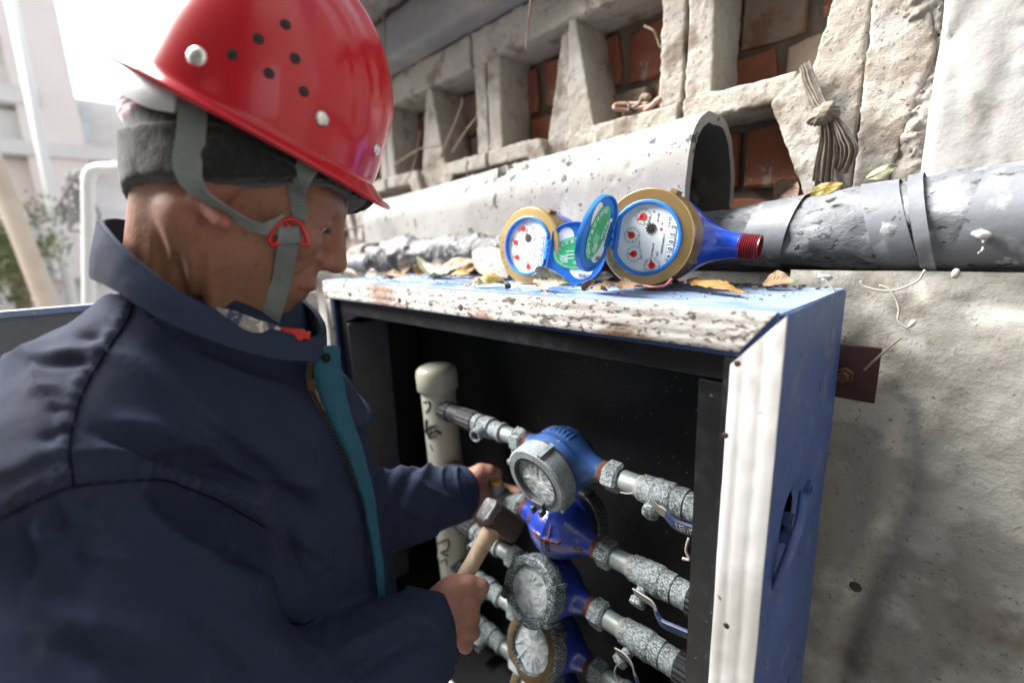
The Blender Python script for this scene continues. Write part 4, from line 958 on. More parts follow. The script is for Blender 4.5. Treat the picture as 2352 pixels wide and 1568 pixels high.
def right_side(i, X, Z, lever):
    x0 = X+.112
    t = thing('ball_valve', ['flaked galvanised ball valve right of the topmost installed meter, blue lever lettered', 'flaked ball valve right of the upturned meter, its worn blue lever pointing down', 'flaked ball valve right of the grey ringed cracked meter', 'flaked ball valve right of the brass ringed cracked meter', 'lowest ball valve near the bottom edge of the cabinet'][i], 'valve', (x0, YR, Z), group='ball valves right of the meters')
    g = G(); g.lathe([(-.004, .0155), (.034, .0155)], (x0, YR, Z), (1, 0, 0), 28); build(g, 'pipe_nipple', m_galv_smooth, t, smooth=40)
    g = G(); g.lathe([(0, .0165), (.006, .0165)], (x0+.028, YR, Z), (1, 0, 0), 24); build(g, 'hemp_seal', m_string, t, smooth=40)
    g = flaked([(0, .014), (0, .0195), (.018, .0200), (.020, .0215), (.046, .0225), (.050, .0205), (.066, .0205), (.067, .0190), (.088, .0195), (.088, .014)], x0+.034, Z); build(g, 'valve_body', m_galv, t, smooth=50)
    if lever is not None:
        ps = lever['stem']; c = np.array([x0+.060, YR, Z]); pv = onY(ps[0], ps[1], lever['Y']); sd = nrm(pv-c)
        g = G(); g.tube([c+sd*.014, pv], .0085, 16); g.lathe([(-.002, .0115), (.006, .0115), (.008, .009)], pv, sd, 20); build(g, 'stem', m_galv, t, smooth=40)
        pts = np.array([onY(x, y, Y) for x, y, Y in lever['path']]); q = spline(pts, 40); s = np.linspace(0, 1, 40)
        wd = nrm(np.array(lever.get('wid', (0, -.35, 1.)))); T = np.gradient(q, axis=0); T /= np.linalg.norm(T, axis=1)[:, None]
        W = wd-T*(T@wd)[:, None]; W /= np.linalg.norm(W, axis=1)[:, None]; N = np.cross(T, W)
        def strip(i0, i1, hw, th, nm, mt, par):
            sec = [(-hw, -th), (hw, -th), (hw*1.05, 0), (hw, th), (-hw, th), (-hw*1.05, 0)]
            Pt = np.stack([q[i0:i1]+W[i0:i1]*a+N[i0:i1]*b for a, b in sec]); g = G(); g.grid(Pt, closeu=True)
            nv_ = i1-i0; g.F.append(tuple(k*nv_ for k in range(6))); g.F.append(tuple(k*nv_+nv_-1 for k in range(5, -1, -1))); g.mi += [0, 0]
            return build(g, nm, mt, par, smooth=40)
        cut = int(40*lever.get('cut', .3)); hw = lever.get('hw', .0085)
        lv = strip(0, cut+2, hw*.95, .0011, 'lever', m_lever, t); sl = strip(cut, 40, hw, .0022, 'lever_sleeve', lever.get('mat', m_leverblue), t)
        if lever.get('text'):
            iq = 32; o = q[iq]; nn = N[iq]*(1 if N[iq].dot(CAM-o) > 0 else -1); ex = T[iq]; ey = np.cross(nn, ex)
            g = G(); add_text(g, lever['text'], .0105, frame(o+nn*.0025, ex, ey, nn)); build(g, 'lever_print', m_levertext, t)
            g = G(); o2 = q[26]; nn = N[26]*(1 if N[26].dot(CAM-o2) > 0 else -1); ex = T[26]; ey = np.cross(nn, ex); add_text(g, '°(', .013, frame(o2+nn*.0025, ex, ey, nn)); build(g, 'lever_print', m_levertext, t)
    g = G(); g.lathe([(0, .0165), (.004, .0165)], (x0+.120, YR, Z), (1, 0, 0), 24); build(g, 'hemp_seal', m_string, t, smooth=40)
    cp = thing('pipe_coupling', ['ribbed black pipe nut at the end of the topmost row', 'ribbed black pipe nut at the end of the second row, by the frame', 'ribbed black pipe nut at the end of the third row', 'ribbed black pipe nut at the end of the fourth row', 'ribbed black pipe nut at the end of the lowest row'][i], 'pipe nut', (x0+.14, YR, Z), group='ribbed black pipe nuts on the right')
    g = G(); g.lathe([(0, .019), (.002, .0235), (.034, .0225), (.036, .020)], (x0+.122, YR, Z), (1, 0, 0), 72, rib=(18, .055)); build(g, 'ribbed_nut', m_blackplastic, cp, smooth=30)
    g = G(); g.lathe([(.030, .0215), (.060, .0215), (.062, .018)], (x0+.122, YR, Z), (1, 0, 0), 28); build(g, 'pipe_end', m_blackplastic, cp, smooth=40)
    return t
lv1 = dict(stem=(1496, 1172), Y=.072, path=[(1492, 1150, .067), (1512, 1168, .066), (1530, 1180, .064), (1545, 1197, .062), (1560, 1207, .061), (1590, 1218, .060), (1640, 1236, .058)], cut=.33, text='(日)杰克', hw=.0085)
lv2 = dict(stem=(1466, 1379), Y=.076, path=[(1456, 1358, .070), (1478, 1372, .068), (1500, 1388, .066), (1512, 1415, .064), (1525, 1432, .062), (1560, 1448, .060), (1615, 1472, .056)], cut=.42, hw=.0072)
lv3 = dict(stem=(1427, 1514), Y=.080, path=[(1416, 1494, .074), (1436, 1506, .072), (1450, 1524, .070), (1458, 1546, .068), (1470, 1580, .066), (1490, 1620, .064)], cut=.6, hw=.0072)
vs = [right_side(0, row_x[0], row_z[0], lv1), right_side(1, row_x[1], row_z[1], lv2), right_side(2, row_x[2], row_z[2], lv3), right_side(3, row_x[3], row_z[3], None), right_side(4, row_x[4], row_z[4], None)]
def left_side(i, X, Z, port=(0, -1, .1), capped=False):
    x1 = X-.112; xr = RX+.036*ud[0]
    t = thing('inlet_valve', ['speckled inlet valve with an open side port, left of the topmost meter', 'speckled inlet valve with a yellow cap, gripped by the left hand', 'shadowed inlet valve left of the grey ringed meter', 'shadowed inlet valve left of the brass ringed meter', 'shadowed inlet valve left of the lowest meter'][i], 'valve', (x1-.06, YR, Z), group='inlet valves left of the meters')
    g = G(); g.lathe([(-.030, .0150), (.002, .0150)], (x1, YR, Z), (1, 0, 0), 26); build(g, 'pipe_nipple', m_galv_smooth, t, smooth=40)
    g = flaked([(0, .013), (0, .0185), (.014, .0190), (.015, .0165), (.024, .0175), (.026, .0205), (.048, .0210), (.050, .0175), (.072, .0175), (.074, .0195), (.080, .0195), (.080, .013)], x1-.112, Z); build(g, 'valve_body', m_galv, t, smooth=50)
    c = np.array([x1-(.040 if capped else .078), YR, Z]); pd = nrm(port)
    g = G(); g.lathe([(.010, .0125), (.040, .0125), (.040, .0095), (.026, .0095)], c, pd, 24, cap=False); build(g, 'side_port', m_galv, t, smooth=40)
    g = G(); g.lathe([(.0265, .0001), (.027, .0097)], c, pd, 24, cap=False); build(g, 'port_bore', m_dullbrass if i == 0 else m_rust, t)
    if capped: g = G(); g.lathe([(.038, .0112), (.046, .0112), (.0475, .0095), (.0475, .0005)], c, pd, 24); build(g, 'yellow_cap', m_yellowcap, t, smooth=40)
    g = G(); g.lathe([(0, .0165), (.005, .0165)], (x1-.034, YR, Z), (1, 0, 0), 24); build(g, 'hemp_seal', m_string, t, smooth=40)
    cp = thing('pipe_coupling', ['ribbed black pipe nut pair beside the cream riser, topmost row', 'ribbed black pipe nut pair behind the gripping left hand', 'dim ribbed nut pair on the left, third row', 'dim ribbed nut pair on the left, fourth row', 'dim ribbed nut pair on the left, lowest row'][i], 'pipe nut', (x1-.17, YR, Z), group='ribbed black pipe nuts on the left')
    xe = x1-.112; xs_ = xr+.012; L = xe-xs_
    g = G(); g.lathe([(0, .018), (.002, .0215), (L*.36, .0205), (L*.38, .018)], (xe, YR, Z), (-1, 0, 0), 72, rib=(16, .06)); build(g, 'ribbed_nut', m_blackplastic, cp, smooth=30)
    g = G(); g.lathe([(0, .0185), (L*.30, .0185)], (xe-L*.35, YR, Z), (-1, 0, 0), 28); build(g, 'union_sleeve', m_blackplastic, cp, smooth=40)
    g = G(); g.lathe([(0, .018), (.002, .0215), (L*.28, .0205), (L*.30, .018)], (xe-L*.62, YR, Z), (-1, 0, 0), 72, rib=(16, .06)); build(g, 'ribbed_nut', m_blackplastic, cp, smooth=30)
    g = G(); g.lathe([(0, .017), (.006, .017), (.006, .0195), (.016, .0195), (.017, .0175), (.030, .0175)], (xe-L*.90, YR, Z), (-1, 0, 0), 30); st = build(g, 'outlet_stub', m_pvc, riser, smooth=40)
    return t
for i in range(5): left_side(i, row_x[i], row_z[i], port=[(.15, -1, -.12), (.22, -.35, 1.), (0, -1, -.2), (-.1, -.9, -.5), (0, -1, -.2)][i], capped=i == 1)
# stray hemp threads
for pp, Y, lb in [([(1178, 985), (1172, 1010), (1178, 1040), (1175, 1062)], .088, 'hemp thread dangling left of the topmost meter'), ([(1175, 1035), (1186, 1048), (1178, 1058), (1172, 1050)], .088, 'loop of hemp thread left of the topmost meter'), ([(1582, 1236), (1576, 1262), (1584, 1284), (1568, 1282)], .058, 'frayed white thread hanging from the lettered lever'), ([(1425, 1130), (1445, 1133), (1462, 1128)], .09, 'short hemp wisp under the topmost valve'), ([(1420, 1520), (1412, 1545), (1428, 1580)], .08, 'hemp wisp hanging from the third valve')]:
    q = spline([onY(x, y, Y) for x, y in pp], 20); g = G(); g.tube(q, .0012 if 'white' not in lb else .0021, 5); tag(build(g, 'hemp_thread', m_string, smooth=180), lb, 'thread', 'hemp threads on the pipe joints')
# dust flecks and cobweb on the black back panel
dg = G(); rs = np.random.RandomState(5)
for k in range(160):
    c = np.array([rs.uniform(-.5, -.02), D-.0052, rs.uniform(.95, 1.38)]); s = rs.uniform(.0002, .0007); dg.obox(c, (s, 0, 0), (0, .0003, 0), (0, 0, s*rs.uniform(.6, 1.6)))
tag(build(dg, 'plaster_dust', m_clay), 'specks of plaster dust on the black back panel', 'dust', kind='stuff')

# ------------------------------------------------------------------ two new meters lying on the cabinet
def new_meter(label, ringc, n, roll, S, hinge, lid_ang, lid_rot, dx):
    n = nrm(n); xa = nrm(np.cross((0, 0, 1), n)); ya = np.cross(n, xa)
    xa, ya = xa*math.cos(roll)+ya*math.sin(roll), -xa*math.sin(roll)+ya*math.cos(roll)
    o = np.asarray(ringc)-n*.074*S
    t = thing('new_water_meter', label, 'water meter', (0, 0, 0), group='new water meters on the cabinet top', local=True)
    t.matrix_world = Matrix((frame(o, xa*S, ya*S, n*S)).tolist())
    build(body_cross, 'body', m_meter_new, t, smooth=180)
    for s in (-1, 1):
        pr = [(.088, .0150)]
        for k in range(9): pr += [(.0895+k*.0024, .0158), (.0907+k*.0024, .0142)]
        pr += [(.112, .0150), (.112, .0115), (.095, .0115)]
        g = G(); g.lathe([(s*a, b) for a, b in pr], d=(1, 0, 0), n=28, cap=False); build(g, 'threaded_end', m_redthread, t, smooth=30)
        g = G(); g.lathe([(s*.0952, .0003), (s*.095, .0117)], d=(1, 0, 0), n=20, cap=False); build(g, 'bore', m_meter_new, t)
    g = G(); g.lathe([(.040, .0545), (.041, .0575), (.072, .0575)], n=72, cap=False)
    for a in (1.2, 3.4, 5.9): c = np.array([math.cos(a), math.sin(a), 0]); g.obox(c*.0588+np.array([0, 0, .055]), c*.003, np.cross((0, 0, 1), c)*.004 if a < 2 else np.cross((0, 0, 1), c)*.0016, np.array([0, 0, .009]))
    build(g, 'ring_side', m_brass_side, t, smooth=35)
    g = G(); g.lathe([(.071, .0576), (.0745, .0575), (.0755, .0565), (.0755, .0440), (.071, .0430)], n=72, cap=False); build(g, 'brass_ring', m_brass, t, smooth=35)
    # blue bezel with a flat at the hinge
    th = np.linspace(0, 2*math.pi, 64, endpoint=False); hs = hinge
    def outline(r): 
        P2 = np.stack([np.cos(th)*r, np.sin(th)*r], 1); lim = r*.86; x = P2[:, 0]*hs; x = np.minimum(x, lim); P2[:, 0] = x*hs; return P2
    def band(prof):
        return np.stack([np.concatenate([outline(r), np.full((64, 1), z)], 1) for z, r in prof], 1)
    g = G(); g.grid(band([(.070, .0448), (.077, .0448), (.0785, .0436), (.0785, .0412), (.077, .0402), (.071, .0402)])[::-1] if False else band([(.070, .0448), (.077, .0448), (.0785, .0436), (.0785, .0412), (.077, .0402), (.071, .0402)]), closeu=True); bz = build(g, 'bezel', m_bezel, t, smooth=40)
    V = np.concatenate([outline(.0406), np.full((64, 1), .0722)], 1); dial = build((V, [tuple(range(64))]), 'dial', m_dial, t)
    def disc(r, x, y, z, nm, mt, n_=20):
        g = G(); g.lathe([(0, r), (.0003, r)], (x, y, z), (0, 0, 1), n_); return g
    Rd = .040
    gi = G(); gr = G(); gk = G()
    for k, (u, v, ang) in enumerate([(-.30, .62, 3.6), (-.58, .05, 2.6), (-.42, -.50, 3.3), (.20, -.78, 1.9)]):
        x, y = (u+dx)*Rd, v*Rd
        g2 = G(); g2.lathe([(0, .0098), (.0002, .0098), (.0002, .0094), (0, .0094)], (x, y, .0723), n=28, closed=True); gi.add(g2.verts(), g2.F)
        for q in range(10):
            a = q*math.pi/5; add_text(gi, str(q), .0026, frame((x+.0077*math.cos(a), y+.0077*math.sin(a), .0724), (0, -1, 0), (1, 0, 0), (0, 0, 1)))
        g2 = G(); g2.lathe([(0, .0042), (.0006, .0042)], (x, y, .0726), n=20); gr.add(g2.verts(), g2.F)
        a = ang; c, s = math.cos(a), math.sin(a); tri = np.array([(c*.0085, s*.0085), (-s*.0030, c*.0030), (s*.0030, -c*.0030)])+np.array([x, y]); gr.prism(tri, (0, 0, .0726), (1, 0, 0), (0, 1, 0), (0, 0, .0006))
    for q in range(10):
        a = q*math.pi/5; c, s = math.cos(a), math.sin(a); x, y = (.0+dx)*Rd, .30*Rd
        gk.prism([(x+c*.0064-s*.0010, y+s*.0064+c*.0010), (x-s*.0013, y+c*.0013), (x+s*.0013, y-c*.0013), (x+c*.0064+s*.0010, y+s*.0064-c*.0010)], (0, 0, .0727), (1, 0, 0), (0, 1, 0), (0, 0, .0006))
    g2 = G(); g2.lathe([(0, .0032), (.0008, .0032)], ((.0+dx)*Rd, .30*Rd, .0727), n=18); gk.add(g2.verts(), g2.F)
    RX_ = frame((0, 0, 0), (0, -1, 0), (1, 0, 0), (0, 0, 1))
    def vt(s, x, y, size, gg, dz=.0724): add_text(gg, s, size, frame(((x+dx)*Rd, y*Rd, dz), (0, -1, 0), (1, 0, 0), (0, 0, 1)))
    vt('H', .0, .78, .0040, gi); vt('Q2=100', .16, .62, .0030, gi); vt('2.5 m³/h', .52, .52, .0034, gi); vt('11190901502890', .42, -.10, .0034, gi); vt('2019P821-37', .14, -.32, .0030, gi); vt('CPA', .30, -.42, .0034, gi); vt('m³', .66, -.62, .0070, gi)
    for s_, (u, v) in zip(('x0.0001', 'x0.001', 'x0.01', 'x0.1'), [(-.10, .50), (-.30, -.18), (-.16, -.60), (.0, -.70)]): vt(s_, u, v, .0026, gi)
    gr2 = G(); vt('水', .30, .46, .0036, gr2); vt('表', .30, .30, .0036, gr2)
    g2 = G(); g2.lathe([(0, .0034), (.0003, .0034), (.0003, .0029), (0, .0029)], ((.80+dx)*Rd, -.05*Rd, .0723), n=24, closed=True); gi.add(g2.verts(), g2.F); vt('V', .80, -.05, .0038, gi)
    build(gi, 'dial_print', m_inkgrey, dial); build(gr, 'pointers', m_inkred, dial); build(gk, 'flow_star', m_ink, dial); build(gr2, 'red_print', m_inkred, dial)
    g = G(); x = (.66+dx)*Rd; g.box((x-.0042, -.022, .0723), (x+.0042, .020, .0729)); rw = build(g, 'register_window', m_register, t)
    g = G(); 
    for k, ch_ in enumerate('00004'):
        y = .0155-k*.0083; g.box((x-.0034, y-.0034, .0729), (x+.0034, y+.0034, .0731))
    build(g, 'number_wheels', m_whitesticker, rw)
    g = G()
    for k, ch_ in enumerate('00004'): add_text(g, ch_, .0074, frame((x, .0155-k*.0083, .0733), (0, -1, 0), (1, 0, 0), (0, 0, 1)))
    build(g, 'register_digits', m_ink, rw)
    # faint letters stamped round the brass ring
    g = G()
    for k, ch_ in enumerate('D V O D I  ') if False else enumerate('DVODIN'):
        a = 3.95-k*.16; c, s = math.cos(a), math.sin(a); add_text(g, ch_, .0062, frame((c*.051, s*.051, .0756), (s, -c, 0), (c, s, 0), (0, 0, 1)))
    build(g, 'ring_stamp', m_brass_side, t)
    # hinge and open lid
    hx = hs*.0448*.86; hz = .0785
    g = G()
    for y in (-.010, 0, .010): g.lathe([(-.0036, .0032), (.0036, .0032)], (hx+hs*.003, y, hz), (0, 1, 0), 14)
    g.box((min(hx-hs*.004, hx+hs*.004), -.015, .074), (max(hx-hs*.004, hx+hs*.004), .015, .0775)); g.box((min(hx, hx+hs*.008), -.012, hz-.0012), (max(hx, hx+hs*.008), .012, hz+.0012)); build(g, 'lid_hinge', m_bezel, t, smooth=40)
    ca, sa = math.cos(lid_ang), math.sin(lid_ang)
    ex = np.array([hs*ca, 0, sa]); ey = np.array([0, 1., 0]); nz = np.cross(ex, ey)*hs
    tw_ = lid_rot; ey = ey*math.cos(tw_)+nz*math.sin(tw_); nz = np.cross(ex, ey)*hs
    lo_ = np.array([hx+hs*.006, 0, hz])+ex*.0375
    P2 = np.stack([np.cos(th)*.046, np.sin(th)*.046], 1); P2[:, 0] = np.maximum(P2[:, 0], -.0375)
    sc = lambda k: P2*k
    prof = [(.0, .93), (.0, .94), (.0028, .955), (.0030, .985), (.0014, 1.0), (-.0030, 1.0), (-.0036, .97)]
    Pt = np.stack([lo_+sc(k)[:, :1]*ex+sc(k)[:, 1:]*ey+nz*z for z, k in prof], 1)
    g = G(); g.grid(Pt if hs > 0 else Pt[::-1], closeu=True); V = lo_+sc(.935)[:, :1]*ex+sc(.935)[:, 1:]*ey; i0 = g.n
    g.add(V, [tuple(range(64)) if hs > 0 else tuple(range(63, -1, -1))]); g.add(lo_+sc(.97)[:, :1]*ex+sc(.97)[:, 1:]*ey-nz*.0036, [tuple(range(63, -1, -1)) if hs > 0 else tuple(range(64))])
    lid = build(g, 'lid', m_bezel, t, smooth=40)
    return t, dict(o=lo_, ex=ex*hs, ey=ey, nz=nz, lid=lid)
def sticker(L, ang, c, text_ang=0.):
    """green oval test sticker with white print, inside a lid; white paper behind it"""
    ex, ey, nz = L['ex'], L['ey'], L['nz']; ca, sa = math.cos(ang), math.sin(ang)
    a, b = ex*ca+ey*sa, -ex*sa+ey*ca; o = L['o']+ex*c[0]+ey*c[1]+nz*.0004
    def el(rx, ry, z, n=48, oo=o, e1=a, e2=b): 
        th = np.linspace(0, 2*math.pi, n, endpoint=False); return oo+np.outer(np.cos(th)*rx, e1)+np.outer(np.sin(th)*ry, e2)+nz*z
    for q in ((-.016, .020, .012, .016), (.014, -.020, .017, .015)):
        V = el(q[2], q[3], .0, oo=L['o']+ex*q[0]+ey*q[1]+nz*.0003, e1=ex, e2=ey); build((V, [tuple(range(48))]), 'white_paper', m_whitesticker, L['lid'])
    V = el(.033, .0235, .0003); V2 = el(.033, .0235, .0006); g = G(); g.add(np.concatenate([V, V2]), [tuple(48+i for i in range(48))]+[(i, (i+1) % 48, 48+(i+1) % 48, 48+i) for i in range(48)]); st = build(g, 'green_sticker', m_greensticker, L['lid'])
    g = G(); A_, B_ = el(.0305, .0212, .0008), el(.0300, .0207, .0008); g.add(np.concatenate([A_, B_]), [(i, (i+1) % 48, 48+(i+1) % 48, 48+i) for i in range(48)])
    s = '济南市计量检定测试院'
    for k, ch_ in enumerate(s):
        th = R(205-k*(230/(len(s)-1))) if False else R(172-k*(164/(len(s)-1))); p = o+a*.0258*math.cos(th)+b*.0166*math.sin(th)+nz*.0009
        dt = nrm(-a*.0258*math.sin(th)+b*.0166*math.cos(th)); add_text(g, ch_, .0056, frame(p, -dt, np.cross(nz, -dt), nz))
    add_text(g, '强', .0125, frame(o-a*.017-b*.0085+nz*.0009, a, b, nz)); add_text(g, '检定合格', .0058, frame(o+a*.008-b*.0145+nz*.0009, a, b, nz))
    for k in range(3): p = o-a*.004+b*(.003-.005*k)+nz*.0008; g.obox(p-a*.004, a*.0055, b*.0007, nz*.0001)
    build(g, 'sticker_print', m_whitesticker, L['lid'])
    gk = G()
    for k, (u, v) in enumerate([(.004, .006), (.008, .006), (.003, -.002), (.009, -.001), (.014, .002), (.017, -.003)]): gk.obox(o+a*u+b*v+nz*.0009, a*.0011, b*.0006, nz*.0001)
    add_text(gk, '合格证', .006, frame(L['o']+ex*.020-ey*.030+nz*.0009, ex, ey, nz)); tag(build(gk, 'sticker_marks', m_inkgrey, L['lid']), kind='stuff')
S_ = 1.07
nA, LA = new_meter('new brass ringed water meter nearer the worker, lid open to its right', onY(1212, 565, .118), (.10, -1, .06), R(-9), S_, 1, R(-25), R(-10), -.06)
sticker(LA, R(12), (.002, .001))
nB, LB = new_meter('new brass ringed water meter at the right, lid swung open to its left', onY(1482, 547, .118), (.13, -1, .03), R(-7), S_*1.02, -1, R(94), R(10), .12)
sticker(LB, R(74), (-.002, .002))
V = [LB['o']+LB['ex']*(.018+i*.012)+LB['ey']*(j*.018+.002)+LB['nz']*.0004 for i, j in ((0, -1), (1, -1), (1, 1), (0, 1))]; build((np.array(V), [(0, 1, 2, 3)]), 'barcode_label', m_whitesticker, LB['lid'])
g = G(); 
for k in range(22): g.obox(LB['o']+LB['ex']*.028+LB['ey']*(-.014+k*.0014)+LB['nz']*.0006, LB['ex']*.0016, LB['ey']*(.0003+.00025*(k*7 % 3)), LB['nz']*.0001)
add_text(g, '11190901502891', .0032, frame(LB['o']+LB['ex']*.0215+LB['ey']*.002+LB['nz']*.0006, -LB['ey'], LB['ex'], LB['nz'])); build(g, 'barcode_bars', m_ink, LB['lid'])
# ------------------------------------------------------------------ worker
def C3(x, y, z): return np.array([(x-CX)/FOC*z, (y-CY)/FOC*z, z])     # camera-axes position of a seen point
def W(c): return CAM+MC@np.asarray(c, float)
hf = nrm(camv(.75, .455, .45)); hu = camv(.53, -.846, .0); hu = nrm(hu-hf*hu.dot(hf)); hs = np.cross(hf, hu)
if hs.dot(MC@np.array([0, 0, 1.])) > 0: hs = -hs
HO = W((-.2755, -.1633, .462))
HB = np.array([hf, hu, hs])                     # world -> head axes
def hl(a, b, c): return HO+hf*a+hu*b+hs*c
NECK = C3(448, 640, .495)
SH_R = C3(205, 1115, .390); EL_R = C3(545, 1760, .395); WR_R = C3(985, 1455, .575)
SH_L = C3(640, 900, .68); EL_L = C3(760, 1190, .66); WR_L = C3(1072, 1128, .85)
hand_r_w = W(C3(1000, 1438, .585))
def cs(x, y, z): return W(C3(x, y, z))
ef = nrm(camv(.865, .40, .30)); eu = camv(.40, -.86, -.17); eu = nrm(eu-ef*eu.dot(ef)); es = np.cross(ef, eu); es = es if es.dot(MC@np.array([0, 0, 1.])) < 0 else -es
EO = W((-.2557, -.2142, .463)); 
def head_sd(p):
    q = (p-HO)@HB.T; qa = np.stack([q[:, 0], q[:, 1], np.abs(q[:, 2])], 1)
    d = sd_ell(q, (-.006, .045, 0), IDENT, (.090, .088, .076))
    d = smin(d, sd_ell(q, (.030, -.022, 0), IDENT, (.066, .080, .062)), .03)
    d = smin(d, sd_cap(qa, (-.004, -.048, .052), (.068, -.094, .016), .021, .020), .022)
    d = smin(d, sd_cap(qa, (-.006, -.01, .058), (-.004, -.048, .054), .016), .02)
    d = smin(d, sd_ell(q, (.078, -.097, 0), IDENT, (.020, .018, .022)), .016)
    d = smin(d, sd_cap(qa, (.082, .028, .004), (.066, .030, .044), .016, .014), .016)
    d = smin(d, sd_ell(qa, (.064, -.014, .038), IDENT, (.026, .024, .024)), .018)
    d = smin(d, sd_ell(q, (.084, -.060, 0), IDENT, (.0235, .036, .028)), .020)
    d = smax(d, -sd_ell(qa, (.100, .008, .033), IDENT, (.018, .012, .018)), .012)
    d = smin(d, sd_ell(qa, (.076, .008, .031), IDENT, (.016, .0115, .017)), .005)
    d = smax(d, -(sd_cap(qa, (.0925, .0035, .022), (.080, .004, .047), .0008)), .0022)
    d = smin(d, sd_cap(q, (.092, .016, 0), (.116, -.024, 0), .009, .0125), .012)
    d = smin(d, sd_sph(qa, (.103, -.029, .0125), .0105), .007)
    d = smax(d, -sd_sph(qa, (.110, -.040, .008), .0045), .004)
    d = smin(d, sd_ell(qa, (.1015, -.0595, 0), IDENT, (.0105, .0075, .021)), .008)
    d = smin(d, sd_ell(qa, (.0985, -.0735, 0), IDENT, (.0095, .0070, .018)), .006)
    d = smax(d, -sd_cap(qa, (.112, -.0665, 0), (.094, -.0675, .024), .0008), .003)
    d = smax(d, -sd_cap(qa, (.100, -.034, .021), (.082, -.068, .036), .0012), .007)   # nasolabial fold
    e = sd_ell(qa, (-.004, -.006, .079), np.array([nrm((1, 0, -.35)), (0, 1, 0), nrm((.35, 0, 1))]), (.017, .031, .0085))
    e = smin(e, sd_sph(qa, (.003, -.034, .073), .0095), .008); e = smax(e, -sd_ell(qa, (.0, .0, .089), IDENT, (.010, .018, .007)), .004)
    d = smin(d, e, .006)
    d = smin(d, sd_cap(p, cs(462, 458, .392), cs(512, 512, .386), .0085, .0072), .004)
    dome = (p-EO)@np.stack([ef, eu, es], 1); d = smax(d, dome[:, 1]+.016, .012)
    nk = sd_cap(p, hl(-.028, -.02, 0), W(NECK), .053, .062)
    cord = sd_cap(p, hl(-.018, -.050, .052), W(NECK+np.array([.055, .045, -.035])), .013, .011)
    nk = smin(nk, cord, .02); nk = nk+.0026*np.sin((q[:, 0]+q[:, 1]*.35)*330)*np.exp(-((q[:, 0]-.012)/.035)**2)*np.exp(-((q[:, 1]+.105)/.05)**2)
    return smin(d, nk, .028)
def fing(p, pts, r0, r1):
    n = len(pts); return sd_chain(p, pts, np.linspace(r0, r1, n), .004)
# right hand round the hammer handle; left hand behind the inlet valve. Points: (picture x, y, depth)
RH = dict(palm=[(1010, 1432, .590), (1050, 1372, .628)], )
def right_hand(p):
    d = sd_cap(p, cs(985, 1465, .580), cs(1012, 1425, .592), .027, .030)
    A = np.array([nrm(cs(1060, 1350, .63)-cs(1010, 1450, .60)), nrm(cs(1060, 1420, .60)-cs(1020, 1390, .60)), nrm(camv(0, 0, 1))])
    A[1] = nrm(A[1]-A[0]*A[1].dot(A[0])); A[2] = np.cross(A[0], A[1])
    d = smin(d, sd_ell(p, cs(1036, 1398, .608), A, (.044, .036, .021)), .022)
    for k, (a, b) in enumerate([((1078, 1392, .603), (1040, 1368, .606)), ]): d = smin(d, sd_cap(p, cs(*a), cs(*b), .014, .016), .012)
    # knuckles run down the right edge, fingers wrap behind the handle
    ks = [((1072, 1392, .604), (1084, 1390, .630), (1082, 1372, .652), (1060, 1366, .650)),
          ((1070, 1420, .600), (1086, 1420, .626), (1078, 1408, .650), (1050, 1398, .648)),
          ((1068, 1448, .596), (1086, 1452, .620), (1068, 1444, .644), (1040, 1432, .642)),
          ((1056, 1474, .592), (1070, 1482, .612), (1052, 1474, .632), (1028, 1462, .632))]
    for k, q in enumerate(ks):
        d = smin(d, fing(p, [cs(1034, 1410+k*14, .603)]+[cs(*v) for v in q], .0122-.0006*k, .0088-.0004*k), .0028)
        d = smin(d, sd_sph(p, cs(q[0][0]-3, q[0][1], q[0][2]-.0075), .0085-.0006*k), .005)
        d = smin(d, sd_cap(p, cs(q[0][0]-8, q[0][1], q[0][2]-.0085), cs(1004, 1424+k*9, .572), .0032, .0022), .005)
    t = fing(p, [cs(1018, 1392, .596), cs(1042, 1360, .606), cs(1076, 1345, .613), cs(1104, 1348, .620)], .0158, .0122)
    return smin(d, t, .007)
def left_hand(p):
    d = sd_cap(p, cs(1062, 1128, .855), cs(1090, 1130, .875), .028, .031)
    d = smin(d, sd_ell(p, cs(1100, 1142, .900), np.array([nrm(camv(.9, .35, .25)), nrm(camv(-.35, .93, .1)), nrm(camv(-.2, -.15, .97))]), (.040, .044, .020)), .022)
    t = fing(p, [cs(1082, 1096, .872), cs(1104, 1084, .870), cs(1122, 1084, .872), cs(1140, 1090, .878)], .0185, .0120); d = smin(d, t, .008)
    for k, q in enumerate([[(1128, 1122, .925), (1158, 1124, .955), (1184, 1128, .950), (1196, 1130, .935)], [(1128, 1152, .920), (1156, 1164, .950), (1184, 1184, .945), (1200, 1196, .925)], [(1122, 1176, .915), (1146, 1190, .940), (1174, 1206, .935), (1190, 1212, .918)], [(1110, 1194, .905), (1132, 1210, .925), (1154, 1224, .920), (1168, 1228, .908)]]):
        d = smin(d, fing(p, [cs(1096, 1124+k*17, .905)]+[cs(*v) for v in q], .0145, .0100), .004)
    return d
def body_sd(p):
    d = head_sd(p)
    for f, c in ((right_hand, cs(1030, 1410, .61)), (left_hand, cs(1120, 1140, .90))):
        m = np.linalg.norm(p-c, axis=1) < .16; e = np.full(len(p), .08)
        if m.any(): e[m] = f(p[m])
        d = np.minimum(d, e)
    tr = sd_cap(p, W(NECK+np.array([-.01, .10, .03])), W((-.34, .50, .61)), .050, .10)
    tr = smin(tr, sd_cap(p, W(SH_R), W(SH_L), .028), .03)
    d = smin(d, tr, .03)
    d = smin(d, sd_chain(p, [W(SH_R), W(EL_R), W(WR_R)], [.036, .036, .026], .02), .015)
    d = smin(d, sd_chain(p, [W(SH_L), W(EL_L), W(WR_L)], [.032, .034, .026], .02), .015)
    return d
